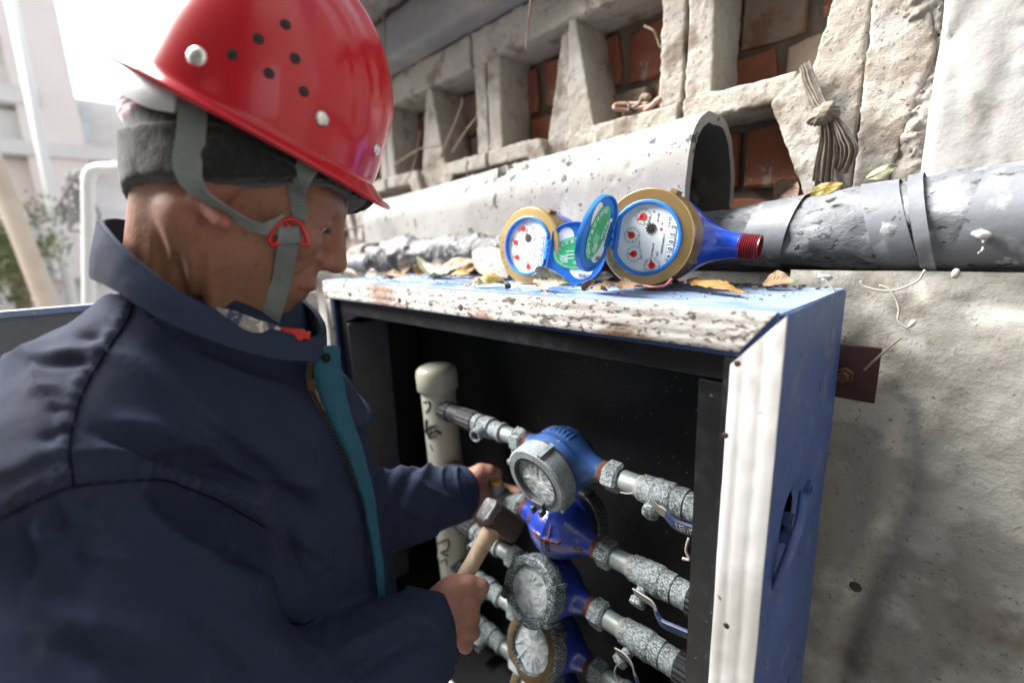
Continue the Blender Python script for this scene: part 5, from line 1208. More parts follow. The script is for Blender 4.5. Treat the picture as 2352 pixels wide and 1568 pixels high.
pts_all = np.array([W(c) for c in (SH_R, EL_R, WR_R, SH_L, EL_L, WR_L, NECK)]+[hl(.12, .12, .08), hl(-.12, .12, -.08), cs(1210, 1240, .97), W((-.33, .6, .7))])
V, F = surface(body_sd, pts_all.min(0)-.11, pts_all.max(0)+.11, .0024)
person = thing('person', 'worker in a red helmet and navy jacket bending over the cabinet with a hammer', 'person', (HO[0], HO[1], 0))
body = build((V, F), 'body', m_skin, person, smooth=180)
# skin tones belong to the skin: redder lips, nose, ear and knuckles
q = (V-HO)@HB.T; tone = np.tile(np.array([.235, .108, .066]), (len(V), 1))
def tint(c, r, col, k):
    global tone
    w = np.exp(-((np.linalg.norm(q-np.asarray(c), axis=1)/r)**2))[:, None]*k; tone = tone*(1-w)+np.array(col)*w
tint((.108, -.066, 0), .020, (.15, .052, .04), .7); tint((.115, -.025, 0), .022, (.24, .092, .062), .5); tint((0, -.03, .08), .025, (.25, .085, .06), .7); tint((cs(495, 492, .386)-HO)@HB.T, .022, (.24, .070, .055), .85); tint((.085, -.085, 0), .034, (.095, .055, .042), .5); tint((.05, -.075, .045), .03, (.11, .06, .043), .4); tint((.06, -.015, .05), .03, (.25, .105, .068), .5)
tone[:, :] *= (1+.10*fbm(V, 40, 3))[:, None]
pv = proj(V)
hm = np.linalg.norm(V-cs(1030, 1410, .61), axis=1) < .13; hm2 = np.linalg.norm(V-cs(1120, 1140, .90), axis=1) < .13
tone[hm | hm2] = tone[hm | hm2]*np.array([.86, .88, 1.0])
at = body.data.color_attributes.new('tone', 'FLOAT_COLOR', 'POINT'); at.data.foreach_set('color', np.concatenate([tone, np.ones((len(V), 1))], 1).astype(np.float32).ravel())
# eye, lashes and brow on the near side
def lens(c, r, name, mat):
    g = G(); g.lathe([(r*math.cos(a)*-1, max(r*math.sin(a), 1e-4)) for a in np.linspace(0, math.pi, 12)], c, hu, 18); return build(g, name, mat, person, smooth=180)
lens(hl(.0775, .0045, .0325), .0125, 'eyeball', m_eye); lens(hl(.0885, .0035, .0325), .0048, 'iris', m_ink)
bv_body = BVHTree.FromPolygons([tuple(v) for v in V], [tuple(int(i) for i in f) for f in F])
def pin(x, y, bvs, lift=0., zmin=.05):
    o = Vector(CAM); d = Vector(ray(x, y)); best = None
    for b in bvs:
        h = b.ray_cast(o+d*zmin, d.normalized())
        if h[0] is not None and (best is None or h[3] < best[3]): best = h
    if best is None: return None, None
    n = np.array(best[1]); n = n*(1 if n.dot(CAM-np.array(best[0])) > 0 else -1)
    return np.array(best[0])+n*lift, n
g = G()
for k in range(14):
    t = k/13; a = hl(.0925-.012*t, .0035-.001*t, .022+.026*t); g.tube([a, a+hf*.002+hs*(.001*t)-hu*.0015, a+hf*.0035+hs*.0015*t-hu*.0035], [.0004, .0003, .0002], 4)
g.tube([hl(.0945-.0135*t, .0050-.002*t**2, .020+.029*t) for t in np.linspace(0, 1, 8)], .0009, 5)
build(g, 'eyelashes', m_hair, person)
g = G(); rs = np.random.RandomState(2)
for k in range(90):
    t = rs.uniform(0, 1); a = hl(.097-.022*t-.008*t*t, .036+.006*t-.008*t*t+rs.uniform(-.004, .003), .010+.040*t); g.tube([a, a+hs*.005-hf*.0015+hu*.001], [.0006, .0002], 4)
build(g, 'eyebrow', m_hair, person)
# thumb nails
def nail(c_px, dirv, w_, l_):
    p_, n_ = pin(*c_px, [bv_body], .0003)
    if p_ is None: return
    a = nrm(dirv-n_*np.dot(dirv, n_)); b = np.cross(n_, a); th_ = np.linspace(0, 2*math.pi, 16, endpoint=False); g = G()
    V_ = [p_+a*math.cos(t)*l_+b*math.sin(t)*w_-n_*(.0012*math.sin(t)**2) for t in th_]+[p_+n_*.0006]; g.add(V_, [(i, (i+1) % 16, 16) for i in range(16)]); build(g, 'nail', m_nail, person, smooth=180)
nail((1103, 1338), cs(1116, 1344, .622)-cs(1080, 1342, .615), .0058, .0066); nail((1146, 1088), cs(1152, 1094, .88)-cs(1120, 1086, .872), .0062, .0075)
# hair below the hat: sideburn and nape
def hair_sd(p):
    q = (p-HO)@HB.T; d = head_sd(p)-.0022-.0012*fbm(p*np.array([1, 1, .3]), 260, 2)
    nape = np.maximum(np.maximum(q[:, 0]+.052, -.040-q[:, 1]), q[:, 1]-.08); side = np.maximum(np.abs(q[:, 0]-.026-.15*(q[:, 1]))-.007, np.maximum(-.010-q[:, 1], q[:, 1]-.05)); side = np.maximum(side, .02-np.abs(q[:, 2]))
    return smax(d, nape+.003*fbm(p, 120, 2), .002)
V2, F2 = surface(hair_sd, HO-.16, HO+.16, .0022); build((V2, F2), 'hair', m_hair, person, smooth=180)
# ------------------------------------------------------------------ knitted hat
kx = nrm(camv(.955, -.085, .30)); ku = camv(-.06, -.98, -.10); ku = nrm(ku-kx*ku.dot(kx)); ks_ = np.cross(kx, ku); ks_ = ks_ if ks_.dot(MC@np.array([0, 0, 1.])) < 0 else -ks_
KO = W(C3(580, 462, .470)); KB = np.array([kx, ku, ks_])
def hat_sd(p):
    q = (p-KO)@KB.T; b = q[:, 1]
    d = sd_ell(q, (.012, .020, 0), IDENT, (.103, .120, .090)); d = smin(d, head_sd(p)-.0065, .012)
    th = np.arctan2(q[:, 2], q[:, 0]); back = np.exp(-((np.abs(th)-math.pi)/.9)**2)
    cuff = np.maximum(np.abs(np.hypot((q[:, 0]-.010)/.110, q[:, 2]/.093)-1)*.10-.0035, np.abs(b-.019+.10*q[:, 0])-.022)
    d = smin(d, cuff, .004)
    for z0, r, sw in ((.020, .013, .0045), (.062, .012, .0035)):
        rho = np.hypot((q[:, 0]-.012)/.099, q[:, 2]/.088); ring = np.hypot((rho-1)*.105, (b-z0-.10*np.clip(-q[:, 0]-.02, 0, .1)*.35-.012*back*(z0 > .03)))-r*(.12+1.1*back)
        d = smin(d, ring, .008)
    d = smax(d, -b-.0+.004*np.sin(th*3), .008)
    dome = (p-EO)@np.stack([ef, eu, es], 1); d = smax(d, dome[:, 1]-.012, .006); d = smax(d, np.where(dome[:, 1] > -.012, sd_ell(dome, (-.004, 0, 0), IDENT, (.110, .30, .099)), -1.), .004)
    return d+.0010*fbm(p, 90, 3)+.0016*fbm(p, 18, 2)*back
V3, F3 = surface(hat_sd, KO-.17, KO+.19, .0026)
hat = thing('knitted_hat', 'dark grey knitted hat with maroon stripes worn under the red helmet', 'hat', KO)
q3 = (V3-KO)@KB.T; fc = q3[F3].mean(1); bt = build((V3, F3), 'knit', [m_hat, m_hat_fuzz, m_hat_red, m_hat_white], hat, smooth=180)
band = fc[:, 1]; mi = np.ones(len(fc), int)
bs_ = [np.nan, np.nan]
for n_i, yy in enumerate((214, 262)):
    h_ = BVHTree.FromPolygons([tuple(v) for v in V3], [tuple(int(i) for i in f) for f in F3]).ray_cast(Vector(CAM), Vector(ray(292, yy)).normalized())
    if h_[0] is not None: bs_[n_i] = ((np.array(h_[0])-KO)@KB.T)[1]
print('stripe', bs_)
if np.isnan(bs_[0]): bs_[0] = bs_[1]+.022
sk_ = (bs_[0]-bs_[1])/.024; so_ = bs_[1]-.066*sk_
for lo_, hi_, k in ((.0660, .0695, 2), (.0695, .0755, 3), (.0755, .079, 2), (.079, .085, 3), (.085, .09, 2)): mi = np.where((band > lo_*sk_+so_) & (band < hi_*sk_+so_) & (fc[:, 0] < -.02), k, mi)
bt.data.polygons.foreach_set('material_index', mi.astype(np.int32))
bv_hat = BVHTree.FromPolygons([tuple(v) for v in V3], [tuple(int(i) for i in f) for f in F3])
# ------------------------------------------------------------------ safety helmet
def el_(a, b, c): return EO+ef*a+eu*b+es*c
helm = thing('safety_helmet', 'glossy red safety helmet with round vent holes and grey chin straps', 'helmet', EO)
nt_, npf = 120, 54; Pt = np.zeros((nt_, npf, 3))
for i in range(nt_):
    th = 2*math.pi*i/nt_; c, s = math.cos(th), math.sin(th)
    front = max(0, c)**3; back = max(0, -c)**2
    Rf = .117 if c > 0 else .104; Rs = .104
    rb_ = 1/math.hypot(c/Rf, s/Rs)                      # dome base radius
    lip = .0135+.011*front+.004*back; drop = -.002-.008*front+.001*back
    row = []
    for t in np.linspace(0, 1, 14):                     # brim from edge in
        e = lip*(1-t); row.append((rb_+e, drop*(1-t)**1.2-(.004 if t < .08 else 0)*0+.004*t*t))
    for t in np.linspace(.02, 1, npf-14):
        a = t*math.pi/2; ca, sa = math.cos(a), math.sin(a); rr = rb_*ca**.86; hh = .153*sa**.98
        row.append((rr, .004+hh))
    for j, (rr, hh) in enumerate(row):
        a, cc = rr*c-.012*(hh/.16)**2*.6, rr*s
        rid = .0065/(1+math.exp((abs(cc)-.026)/.0022))*min(1, max(0, (hh-.045)/.03)) if j > 14 else 0
        grv = -.003*math.exp(-((abs(cc)-.060)/.004)**2)*min(1, max(0, (hh-.03)/.03)) if j > 14 else 0
        Pt[i, j] = el_(a, hh, cc)+nrm(ef*rr*c*.5+eu*(hh+.02)+es*rr*s*.5)*(rid+grv)
g = G(); g.grid(Pt[::-1], thick=.0028, closeu=True); shell = build(g, 'shell', m_red, helm, smooth=60)
Vh = Pt.reshape(-1, 3); Fh = []
for i in range(nt_):
    k = (i+1) % nt_
    for j in range(npf-1): Fh.append((i*npf+j, k*npf+j, k*npf+j+1, i*npf+j+1))
bv_helm = BVHTree.FromPolygons([tuple(v) for v in Vh], Fh)
g = G(); g.tube(np.concatenate([Pt[:, 0], Pt[:1, 0]]), .0022, 8, cap=False); build(g, 'rim_bead', m_red, helm, smooth=180)
for (x, y) in [(656, 57), (594, 90), (534, 126), (678, 135), (618, 169), (698, 211)]:
    p_, n_ = pin(x, y, [bv_helm])
    if p_ is None: continue
    g = G(); g.lathe([(-.0005, .0036), (.0004, .0042), (.0006, .0038)], p_, n_, 18); build(g, 'vent_hole', m_hole, helm, smooth=40)
for (x, y, r) in [(452, 131, .0083), (739, 273, .0066), (864, 344, .0060)]:
    p_, n_ = pin(x, y, [bv_helm])
    if p_ is None: continue
    g = G(); g.lathe([(-.0008, r), (.0008, r*.96), (.0022, r*.75), (.0029, r*.4), (.0031, .0002)], p_, n_, 24); build(g, 'rivet', m_rivet, helm, smooth=180)
# suspension headband at the back with its knob
n1_, n2_ = 26, 9; ta_ = spline([(236, 148, 0), (300, 158, 0), (356, 180, 0), (408, 203, 0)], n1_)[:, :2]; ba_ = spline([(240, 194, 0), (290, 222, 0), (345, 247, 0), (404, 259, 0)], n1_)[:, :2]
Pt2 = np.zeros((n1_, n2_, 3))
for i in range(n1_):
    for j in range(n2_):
        x, y = ta_[i]*(1-j/(n2_-1))+ba_[i]*(j/(n2_-1)); Pt2[i, j] = (x, y, np.nan); p_, n_ = pin(max(x, 285), max(y, 235), [bv_hat], .0)
        if p_ is not None: Pt2[i, j, 2] = (p_-CAM)@MC[:, 2]+(0.0 if x > 285 else .0010*(285-x)*.5)-.007
zz = Pt2[..., 2]; zz[np.isnan(zz)] = np.nanmean(zz)
for _ in range(14): zz[1:-1] = (zz[:-2]+zz[2:]+2*zz[1:-1])/4
for i in range(n1_):
    for j in range(n2_): Pt2[i, j] = W(C3(Pt2[i, j, 0], Pt2[i, j, 1], zz[i, j]-.003*math.sin(math.pi*j/(n2_-1))))
g = G(); g.grid(Pt2, thick=.002); hb = build(g, 'headband', m_whiteplastic, helm, smooth=60)
kz_ = zz[16, 5]-.004; p_ = W(C3(352, 216, kz_)); n_ = nrm(CAM-p_)*.7+nrm(camv(-.6, .1, -.3))*.5; n_ = nrm(n_); g = G(); g.lathe([(-.004, .0105), (.002, .0105), (.0040, .0095), (.0046, .007), (.0047, .001)], p_, n_, 24); build(g, 'ratchet_knob', m_whiteplastic, helm, smooth=40)
# webbing straps pinned over hat and face
def ribbon(name, path, hw, mat=m_strap, lift=.004, n=44, edge=None, th=.0014, smooth_=5, parent=helm):
    q = spline([(x, y, 0) for x, y in path], n)[:, :2]; L = []
    for x, y in q:
        p_, n_ = pin(x, y, [bv_body, bv_hat], lift); L.append(p_ if p_ is not None else (L[-1] if L else W(C3(x, y, .42))))
    d = np.array([(p-CAM)@MC[:, 2] for p in L])
    dp_ = np.pad(d, 3, mode='edge'); d = np.min([dp_[k:k+n] for k in range(7)], axis=0)
    for _ in range(smooth_*3): d[1:-1] = (d[:-2]+d[1:-1]*2+d[2:])/4
    
    L = np.array([W(C3(x, y, z)) for (x, y), z in zip(q, d)])
    T = np.gradient(L, axis=0); T /= np.linalg.norm(T, axis=1)[:, None]
    hwv = np.interp(np.linspace(0, 1, n), np.linspace(0, 1, len(hw)), hw); tl_ = np.interp(np.linspace(0, 1, n), np.linspace(0, 1, len(edge)), edge) if edge else np.zeros(n)
    view = L-CAM; view /= np.linalg.norm(view, axis=1)[:, None]
    A = np.cross(T, view); A /= np.linalg.norm(A, axis=1)[:, None]; B = np.cross(T, A)
    ct, st = np.cos(tl_)[:, None], np.sin(tl_)[:, None]; Wd = A*ct+B*st; Nn = np.cross(T, Wd)
    sec = [-1, -.5, 0, .5, 1]; Pt = np.stack([L+Wd*hwv[:, None]*s-Nn*0*s for s in sec], 1); g = G(); g.grid(Pt, thick=th); o = build(g, name, mat, parent, smooth=60)
    rb_ = G(); acc = 0; s_ = np.concatenate([[0], np.cumsum(np.linalg.norm(np.diff(L, axis=0), axis=1))]); m = int(s_[-1]/.0034)
    for k in range(1, m):
        x = s_[-1]*k/m; I = [np.interp(x, s_, L[:, c]) for c in range(3)]; Wk = np.array([np.interp(x, s_, Wd[:, c]) for c in range(3)]); Tk = np.array([np.interp(x, s_, T[:, c]) for c in range(3)]); h = np.interp(x, s_, hwv)
        Nk = np.cross(Tk, Wk); rb_.obox(np.array(I)-Nk*th*.5, Wk*h*.985, Tk*.0006, Nk*(th*.5+.00045))
    build(rb_, 'weave_rib', m_strap_rib, o); return L
L1 = ribbon('chin_strap', [(441, 205), (442, 260), (438, 320), (430, 375), (440, 420), (470, 452), (510, 480), (555, 508), (600, 526), (640, 520), (662, 512)], [.0098, .0098, .0098, .0098, .0090, .0070, .006, .0055, .0055, .008, .009], edge=[0, 0, 0, .1, .5, 1.0, 1.0, .8, .6, .3, 0], lift=.006)
L2 = ribbon('chin_strap', [(722, 322), (716, 362), (694, 405), (681, 440), (686, 478), (692, 505)], [.0095, .0095, .0085, .0075, .0070, .0065], edge=[0, .1, .4, .5, .3, 0], lift=.006)
L3 = ribbon('chin_strap', [(662, 545), (657, 590), (648, 640), (634, 690), (620, 740), (612, 768)], [.0086, .0088, .0090, .0092, .0090, .0086], lift=.004)
p_, n_ = pin(663, 530, [bv_body, bv_hat], .008); ez = nrm(CAM-p_)*.6+n_*.4; ez = nrm(ez); bx = MC@np.array([1., .0, 0]); bx = nrm(bx-ez*bx.dot(ez)); by = np.cross(ez, bx)
def bk(u, v): return p_+bx*u*.00042+by*-v*.00042
lp_ = spline([bk(-34, 28), bk(-40, 12), bk(-18, -18), bk(0, -28), bk(20, -26), bk(30, -10), bk(36, 26), bk(22, 24), bk(20, 18)], 40); g = G(); g.tube(lp_, .0028, 8, flat=.7); g.tube([bk(-34, 28), bk(-22, 18)], .003, 8); g.tube([bk(-6, -26), bk(8, -6), bk(12, 8)], .0026, 8); build(g, 'strap_buckle', m_redplastic, helm, smooth=180)
g = G(); Pt = np.array([[bk(u, v)+ez*(.0025+.002*math.sin(math.pi*t)) for u in np.linspace(-26+10*t, 22, 5)] for t, v in zip(np.linspace(1, 0, 6), np.linspace(-12, 22, 6))]); g.grid(Pt, thick=.0016); build(g, 'strap_loop', m_strap, helm, smooth=60)
# red clip under the chin
p_ = W(C3(668, 766, .455)); g = G(); ax_ = nrm(camv(.95, .1, .25)); ay_ = nrm(np.cross(ax_, camv(0, 0, 1))); g.obox(p_, ax_*.012, ay_*.0055, np.cross(ax_, ay_)*.006); g.obox(p_+ax_*.014, ax_*.004, ay_*.004, np.cross(ax_, ay_)*.004); build(g, 'chin_clip', m_redplastic, helm, bevel=.0012)
# ------------------------------------------------------------------ jacket
CH = [C3(420, 760, .50)]
def jacket_sd(p):
    c = (p-CAM)@MC                                   # camera axes
    def k(a, b, r1, r2=None): return sd_cap(c, a, b, r1, r2)
    back = k((-.372, .085, .47), (-.40, .50, .60), .105, .15)
    d = back
    d = smin(d, k((-.300, .115, .56), (-.300, .48, .62), .115, .15), .06)
    d = smin(d, k(NECK+np.array([-.005, .045, .005]), SH_R+np.array([-.03, .0, .03]), .072, .070), .05)
    d = smin(d, k(NECK+np.array([.02, .05, .02]), SH_L+np.array([0, .02, 0]), .068, .075), .05)
    d = smin(d, k(SH_R+np.array([-.075, -.005, .04]), SH_R+np.array([-.02, .0, .0]), .075), .05)
    d = smin(d, sd_sph(c, SH_L+np.array([-.01, .01, -.01]), .082), .05)
    ar = sd_chain(c, [SH_R, SH_R*.5+EL_R*.5+np.array([-.015, 0, -.01]), EL_R, WR_R*.62+EL_R*.38, WR_R*.96+EL_R*.04], [.076, .078, .078, .064, .050], .03)
    d = smin(d, ar, .018)
    al = sd_chain(c, [SH_L, EL_L, WR_L*.97+EL_L*.03], [.075, .066, .046], .03)
    d = smin(d, al, .03)
    # cuff ends
    for wr, el in ((WR_R, EL_R), (WR_L, EL_L)):
        ax = nrm(wr-el); t = (c-wr)@ax; near = np.linalg.norm(c-wr, axis=1) < .12
        d = np.where(near, smax(d, t+.004, .004), d)
    # neck opening
    o = sd_cap(c, NECK+np.array([-.01, .03, .0]), NECK+np.array([.045, -.10, -.02]), .062, .080)
    return smax(d, -o, .010)
B_ = np.array([W(C3(-180, 560, .4)), W(C3(-400, 1700, .3)), W(C3(1100, 1750, .75)), W((-.1, .62, .85)), W((-.62, .62, .6)), W((-.25, -.10, .75)), W((-.5, .0, .35)), W((-.3, .6, .25))])
Vj, Fj = surface(jacket_sd, B_.min(0)-.03, B_.max(0)+.03  , .0036)
c = (Vj-CAM)@MC
keep_c = c[Fj].mean(1); kp = (keep_c[:, 1] < .62*1.0) & (keep_c[:, 2] > .12); 
# folds: crests and valleys laid along the cloth
def vnorm(V, F):
    n = np.zeros_like(V); fn = np.cross(V[F[:, 2]]-V[F[:, 0]], V[F[:, 3]]-V[F[:, 1]])
    for k in range(4): np.add.at(n, F[:, k], fn)
    return n/(np.linalg.norm(n, axis=1)[:, None]+1e-12)
Nj = vnorm(Vj, Fj); pj = proj(Vj); facing = (Nj*(CAM-Vj)).sum(1) > 0
zj = pj[:, 2]
folds = [  # (picture path, width px, metres out)
    ([(240, 806), (300, 821), (366, 869), (439, 924), (520, 983), (586, 1029), (646, 1078), (722, 1131)], 26, .008),
    ([(232, 994), (311, 1019), (366, 1041), (439, 1058), (513, 1085), (574, 1113), (640, 1150)], 24, -.019), ([(250, 965), (330, 975), (420, 1005), (500, 1030), (560, 1065)], 20, .007),
    ([(492, 992), (541, 1036), (601, 1085), (668, 1137), (720, 1180)], 24, -.016), ([(495, 1040), (560, 1080), (624, 1122)], 16, .007),
    ([(335, 1130), (400, 1150), (465, 1195), (535, 1250), (600, 1300)], 52, -.024), ([(320, 1140), (345, 1180), (420, 1248), (533, 1323), (646, 1391), (714, 1459)], 34, .012),
    ([(70, 842), (150, 832), (224, 834)], 11, -.006), ([(80, 818), (150, 808), (220, 806)], 12, .005), ([(170, 772), (234, 774)], 11, -.005), ([(120, 948), (178, 942)], 10, -.004), ([(90, 1010), (160, 1002)], 12, -.004), ([(60, 900), (150, 890)], 16, .004),
    ([(40, 1180), (70, 1260), (60, 1340)], 18, -.008), ([(120, 1160), (150, 1230), (210, 1320)], 22, -.010), ([(90, 1160), (108, 1220), (120, 1290)], 16, .006), ([(185, 1140), (240, 1220), (330, 1320)], 24, .006), ([(200, 1130), (205, 1180)], 14, -.007),
    ([(120, 1400), (260, 1440), (420, 1500)], 36, .007), ([(100, 1480), (260, 1530), (400, 1568)], 30, -.007), ([(560, 1440), (640, 1500), (690, 1568)], 30, .006), ([(420, 1400), (520, 1470), (600, 1568)], 30, -.006),
    ([(730, 1000), (790, 1100), (820, 1220)], 20, .005), ([(700, 960), (770, 1060), (800, 1160)], 18, -.006), ([(660, 1190), (665, 1260), (690, 1330)], 16, -.012), ([(690, 1330), (730, 1300), (780, 1290)], 14, .004),
    ([(720, 1568), (800, 1490), (900, 1440), (970, 1410)], 20, .006), ([(740, 1568), (840, 1500), (940, 1450)], 14, -.007), ([(860, 1568), (920, 1530), (980, 1480)], 16, .006), ([(800, 1568), (880, 1510), (960, 1470)], 12, -.006),
    ([(905, 1016), (872, 1060), (846, 1120)], 11, .008), ([(858, 1024), (872, 1044), (892, 1026)], 9, -.008), ([(965, 1018), (925, 1070), (880, 1150)], 13, .007), ([(932, 1016), (902, 1080), (866, 1150)], 10, -.009), ([(1010, 1050), (970, 1090), (930, 1160)], 12, .005), ([(990, 1040), (950, 1080), (905, 1170)], 9, -.006)]
disp = np.zeros(len(Vj))
for path, w, a in folds:
    s = spline([(x, y, 0) for x, y in path], 30)[:, :2]; m = (pj[:, 0] > s[:, 0].min()-3*w) & (pj[:, 0] < s[:, 0].max()+3*w) & (pj[:, 1] > s[:, 1].min()-3*w) & (pj[:, 1] < s[:, 1].max()+3*w) & facing
    i = np.where(m)[0]
    if not len(i): continue
    dd = np.linalg.norm(pj[i, None, :2]-s[None], axis=2); j = dd.argmin(1); t = j/29.
    disp[i] += a*np.exp(-(dd.min(1)/w)**1.7)*np.sin(np.pi*np.clip(t*.86+.07, 0, 1))
sm_ = spline([(0, 1191, 0), (91, 1147, 0), (161, 1118, 0), (256, 1107, 0), (366, 1100, 0), (420, 1116, 0), (495, 1146, 0), (571, 1187, 0), (650, 1235, 0)], 90)[:, :2]
sm2 = spline([(308, 698, 0), (290, 740, 0), (240, 815, 0), (190, 900, 0), (165, 985, 0), (160, 1050, 0), (165, 1115, 0)], 70)[:, :2]
for sl, side_, wid in ((sm_, -1, 44), (sm2, 1, 30)):      # felled seams: a raised allowance with puckers
    i = np.where(facing & (pj[:, 0] < 760) & (pj[:, 1] > 640) & (pj[:, 1] < 1300))[0]
    dd = pj[i, None, :2]-sl[None]; j = (dd**2).sum(2).argmin(1); T = np.gradient(sl, axis=0); T /= np.linalg.norm(T, axis=1)[:, None]
    o_ = dd[np.arange(len(i)), j]; v_ = (o_[:, 0]*-T[j, 1]+o_[:, 1]*T[j, 0])*-side_*-1; u_ = j*np.linalg.norm(np.diff(sl, axis=0), axis=1).mean()
    m_ = 1/(1+np.exp(-(v_-1)/3))*1/(1+np.exp((v_-wid)/5)); disp[i] += m_*(.0030+.0016*np.sin(u_/4.2+2*np.sin(u_/31)))-.0016*np.exp(-(v_/4)**2)
disp += .0035*fbm(Vj, 11, 3)+.0015*fbm(Vj, 34, 3)
cj = (Vj-CAM)@MC; w_ = .010*vnoise(cj, 9)+.006*vnoise(cj+3, 21)
def crease(dirv, s1, s2, amp, msk):
    dv = nrm(dirv); e2 = nrm(np.cross(dv, (0, 0, 1))); q = np.stack([cj@dv*s1, cj@e2*s2+w_*s2*.5, cj[:, 2]*s1], 1)
    r_ = 1-np.abs(vnoise(q, 1.)); return amp*(r_**5)*msk
arm_ = np.clip(1-np.minimum(sd_cap(cj, SH_R, EL_R, .0), sd_cap(cj, EL_R, WR_R, .0))/.13, 0, 1)
larm = np.clip(1-sd_cap(cj, SH_L, WR_L, 0.)/.10, 0, 1)
trunk = np.clip(1-np.maximum(arm_, larm)*1.6, 0, 1)
disp += crease((1, .55, 0), 6, 34, .0075, arm_)*1.5+crease((.25, 1, 0), 5, 26, .010, arm_*np.clip(cj[:, 1]*6, 0, 1))+crease((.3, 1, 0), 10, 52, .008, larm)+crease((.75, .65, 0), 5, 28, .011, trunk)
Vj = Vj+Nj*disp[:, None]
jk = build((Vj, Fj[kp]), 'jacket', m_jacket, person, smooth=180); tag(jk, 'worn navy blue work jacket with teal lined placket')
bv_j = BVHTree.FromPolygons([tuple(v) for v in Vj], [tuple(int(i) for i in f) for f in Fj])
def seamline(path, r=.0011, lift=.0003, n=60, name='seam', mat=m_seam, stitch=None):
    q = spline([(x, y, 0) for x, y in path], n)[:, :2]; L = [pin(x, y, [bv_j], lift) for x, y in q]; L = [l for l in L if l[0] is not None]
    if len(L) < 6: return
    pts = np.array([l[0] for l in L]); 
    for _ in range(4): pts[1:-1] = (pts[:-2]+2*pts[1:-1]+pts[2:])/4
    g = G(); g.tube(pts, r, 6, flat=.7); build(g, name, mat, jk, smooth=180)
seamline([(308, 698), (290, 740), (240, 815), (190, 900), (165, 985), (160, 1050), (170, 1120)])
seamline([(0, 1191), (91, 1147), (161, 1118), (256, 1107), (366, 1100), (420, 1116), (495, 1146), (571, 1187), (650, 1235)], .0011)
def stitches(path, off, n):
    q = spline([(x, y, 0) for x, y in path], n*3)[:, :2]; T = np.gradient(q, axis=0); T /= np.linalg.norm(T, axis=1)[:, None]; q = q+np.stack([-T[:, 1], T[:, 0]], 1)*off
    g = G()
    for k in range(n):
        a, _ = pin(*q[3*k], [bv_j], .0003); b, _ = pin(*q[3*k+1], [bv_j], .0003)
        if a is None or b is None or np.linalg.norm(a-b) > .03: continue
        g.tube([a, b], .00035, 4)
    if g.n: tag(build(g, 'stitching', m_hat_fuzz, jk), kind='stuff')
stitches([(161, 1118), (256, 1107), (366, 1100), (420, 1116), (495, 1146), (571, 1187), (650, 1235)], -34, 60)
stitches([(308, 698), (290, 740), (240, 815), (190, 900), (165, 985), (160, 1050)], 16, 44)
# collar: standing band round the neck
def ring_pts(near, far): return np.array([W(C3(*p)) for p in near+far])
top_l = ring_pts([(262, 506, .470), (236, 512, .445), (248, 532, .418), (283, 572, .400), (345, 626, .396), (424, 682, .400), (537, 736, .418), (657, 768, .448), (724, 776, .480)], [(738, 742, .520), (690, 690, .555), (560, 620, .575), (430, 560, .560), (340, 520, .530), (292, 510, .500)])
bot_l = ring_pts([(252, 640, .475), (222, 628, .448), (224, 640, .422), (280, 668, .398), (362, 724, .390), (472, 780, .396), (600, 822, .420), (690, 832, .450), (720, 826, .480)], [(738, 800, .525), (690, 760, .560), (560, 690, .585), (430, 640, .575), (335, 660, .545), (285, 655, .510)])
def closed_spline(p, n): 
    q = spline(np.vstack([p[-3:], p, p[:4]]), n*6); L = len(p)+7-1; t = np.linspace(3/L, (3+len(p))/L, n, endpoint=False); return np.array([q[int(round(x*(len(q)-1)))] for x in t])
nC = 150; tc_ = closed_spline(top_l, nC); bc_ = closed_spline(bot_l, nC); cen = (tc_.mean(0)+bc_.mean(0))/2
Pt = np.zeros((nC, 12, 3))
for j, t in enumerate(np.linspace(0, 1, 12)):
    o = tc_*(1-t)+bc_*t; r_ = o-cen; r_ /= np.linalg.norm(r_, axis=1)[:, None]; Pt[:, j] = o+r_*(.006*math.sin(math.pi*t)+.004*(1 if 0 < t < .12 else 0))[..., None] if False else o+r_*(.0015*math.sin(math.pi*t))
f_ = Pt.reshape(-1, 3); f_ = f_+.0012*np.stack([fbm(f_+k, 25, 3) for k in range(3)], 1); Pt = f_.reshape(nC, 12, 3)
nrmz = np.cross(Pt[10, 5]-Pt[9, 5], Pt[9, 6]-Pt[9, 5]).dot(Pt[9, 5]-cen)
g = G(); g.grid(Pt if nrmz < 0 else Pt[::-1], thick=.0045, closeu=True); cl_ = build(g, 'collar', m_jacket, person, smooth=60)
for t_ in (.10, .86):
    g = G()
    for i in range(0, 60):
        a = Pt[i, int(t_*11)]; b = Pt[i+1, int(t_*11)]; n_ = nrm(a-cen); g.tube([a+n_*.0012, a*.4+b*.6+n_*.0012], .0004, 4)
    tag(build(g, 'stitching', m_hat_fuzz, cl_), kind='stuff')
g = G(); g.tube(np.concatenate([tc_, tc_[:1]])+0, .0021, 8, cap=False); build(g, 'collar_edge', m_jacket, cl_, smooth=180)
# plaid shirt collar inside
s1 = ring_pts([(392, 668, .425), (430, 688, .414), (480, 702, .410), (540, 716, .415), (590, 734, .425), (640, 752, .445)], []); s2 = ring_pts([(392, 700, .425), (430, 720, .414), (480, 740, .410), (540, 756, .415), (590, 772, .425), (640, 785, .445)], [])
a_, b_ = spline(s1, 40), spline(s2, 40); Pt = np.stack([a_+.002*fbm(a_, 60, 2)[:, None], a_*.5+b_*.5, b_], 1); g = G(); g.grid(Pt, thick=.003); build(g, 'shirt_collar', m_plaid, person, smooth=60)
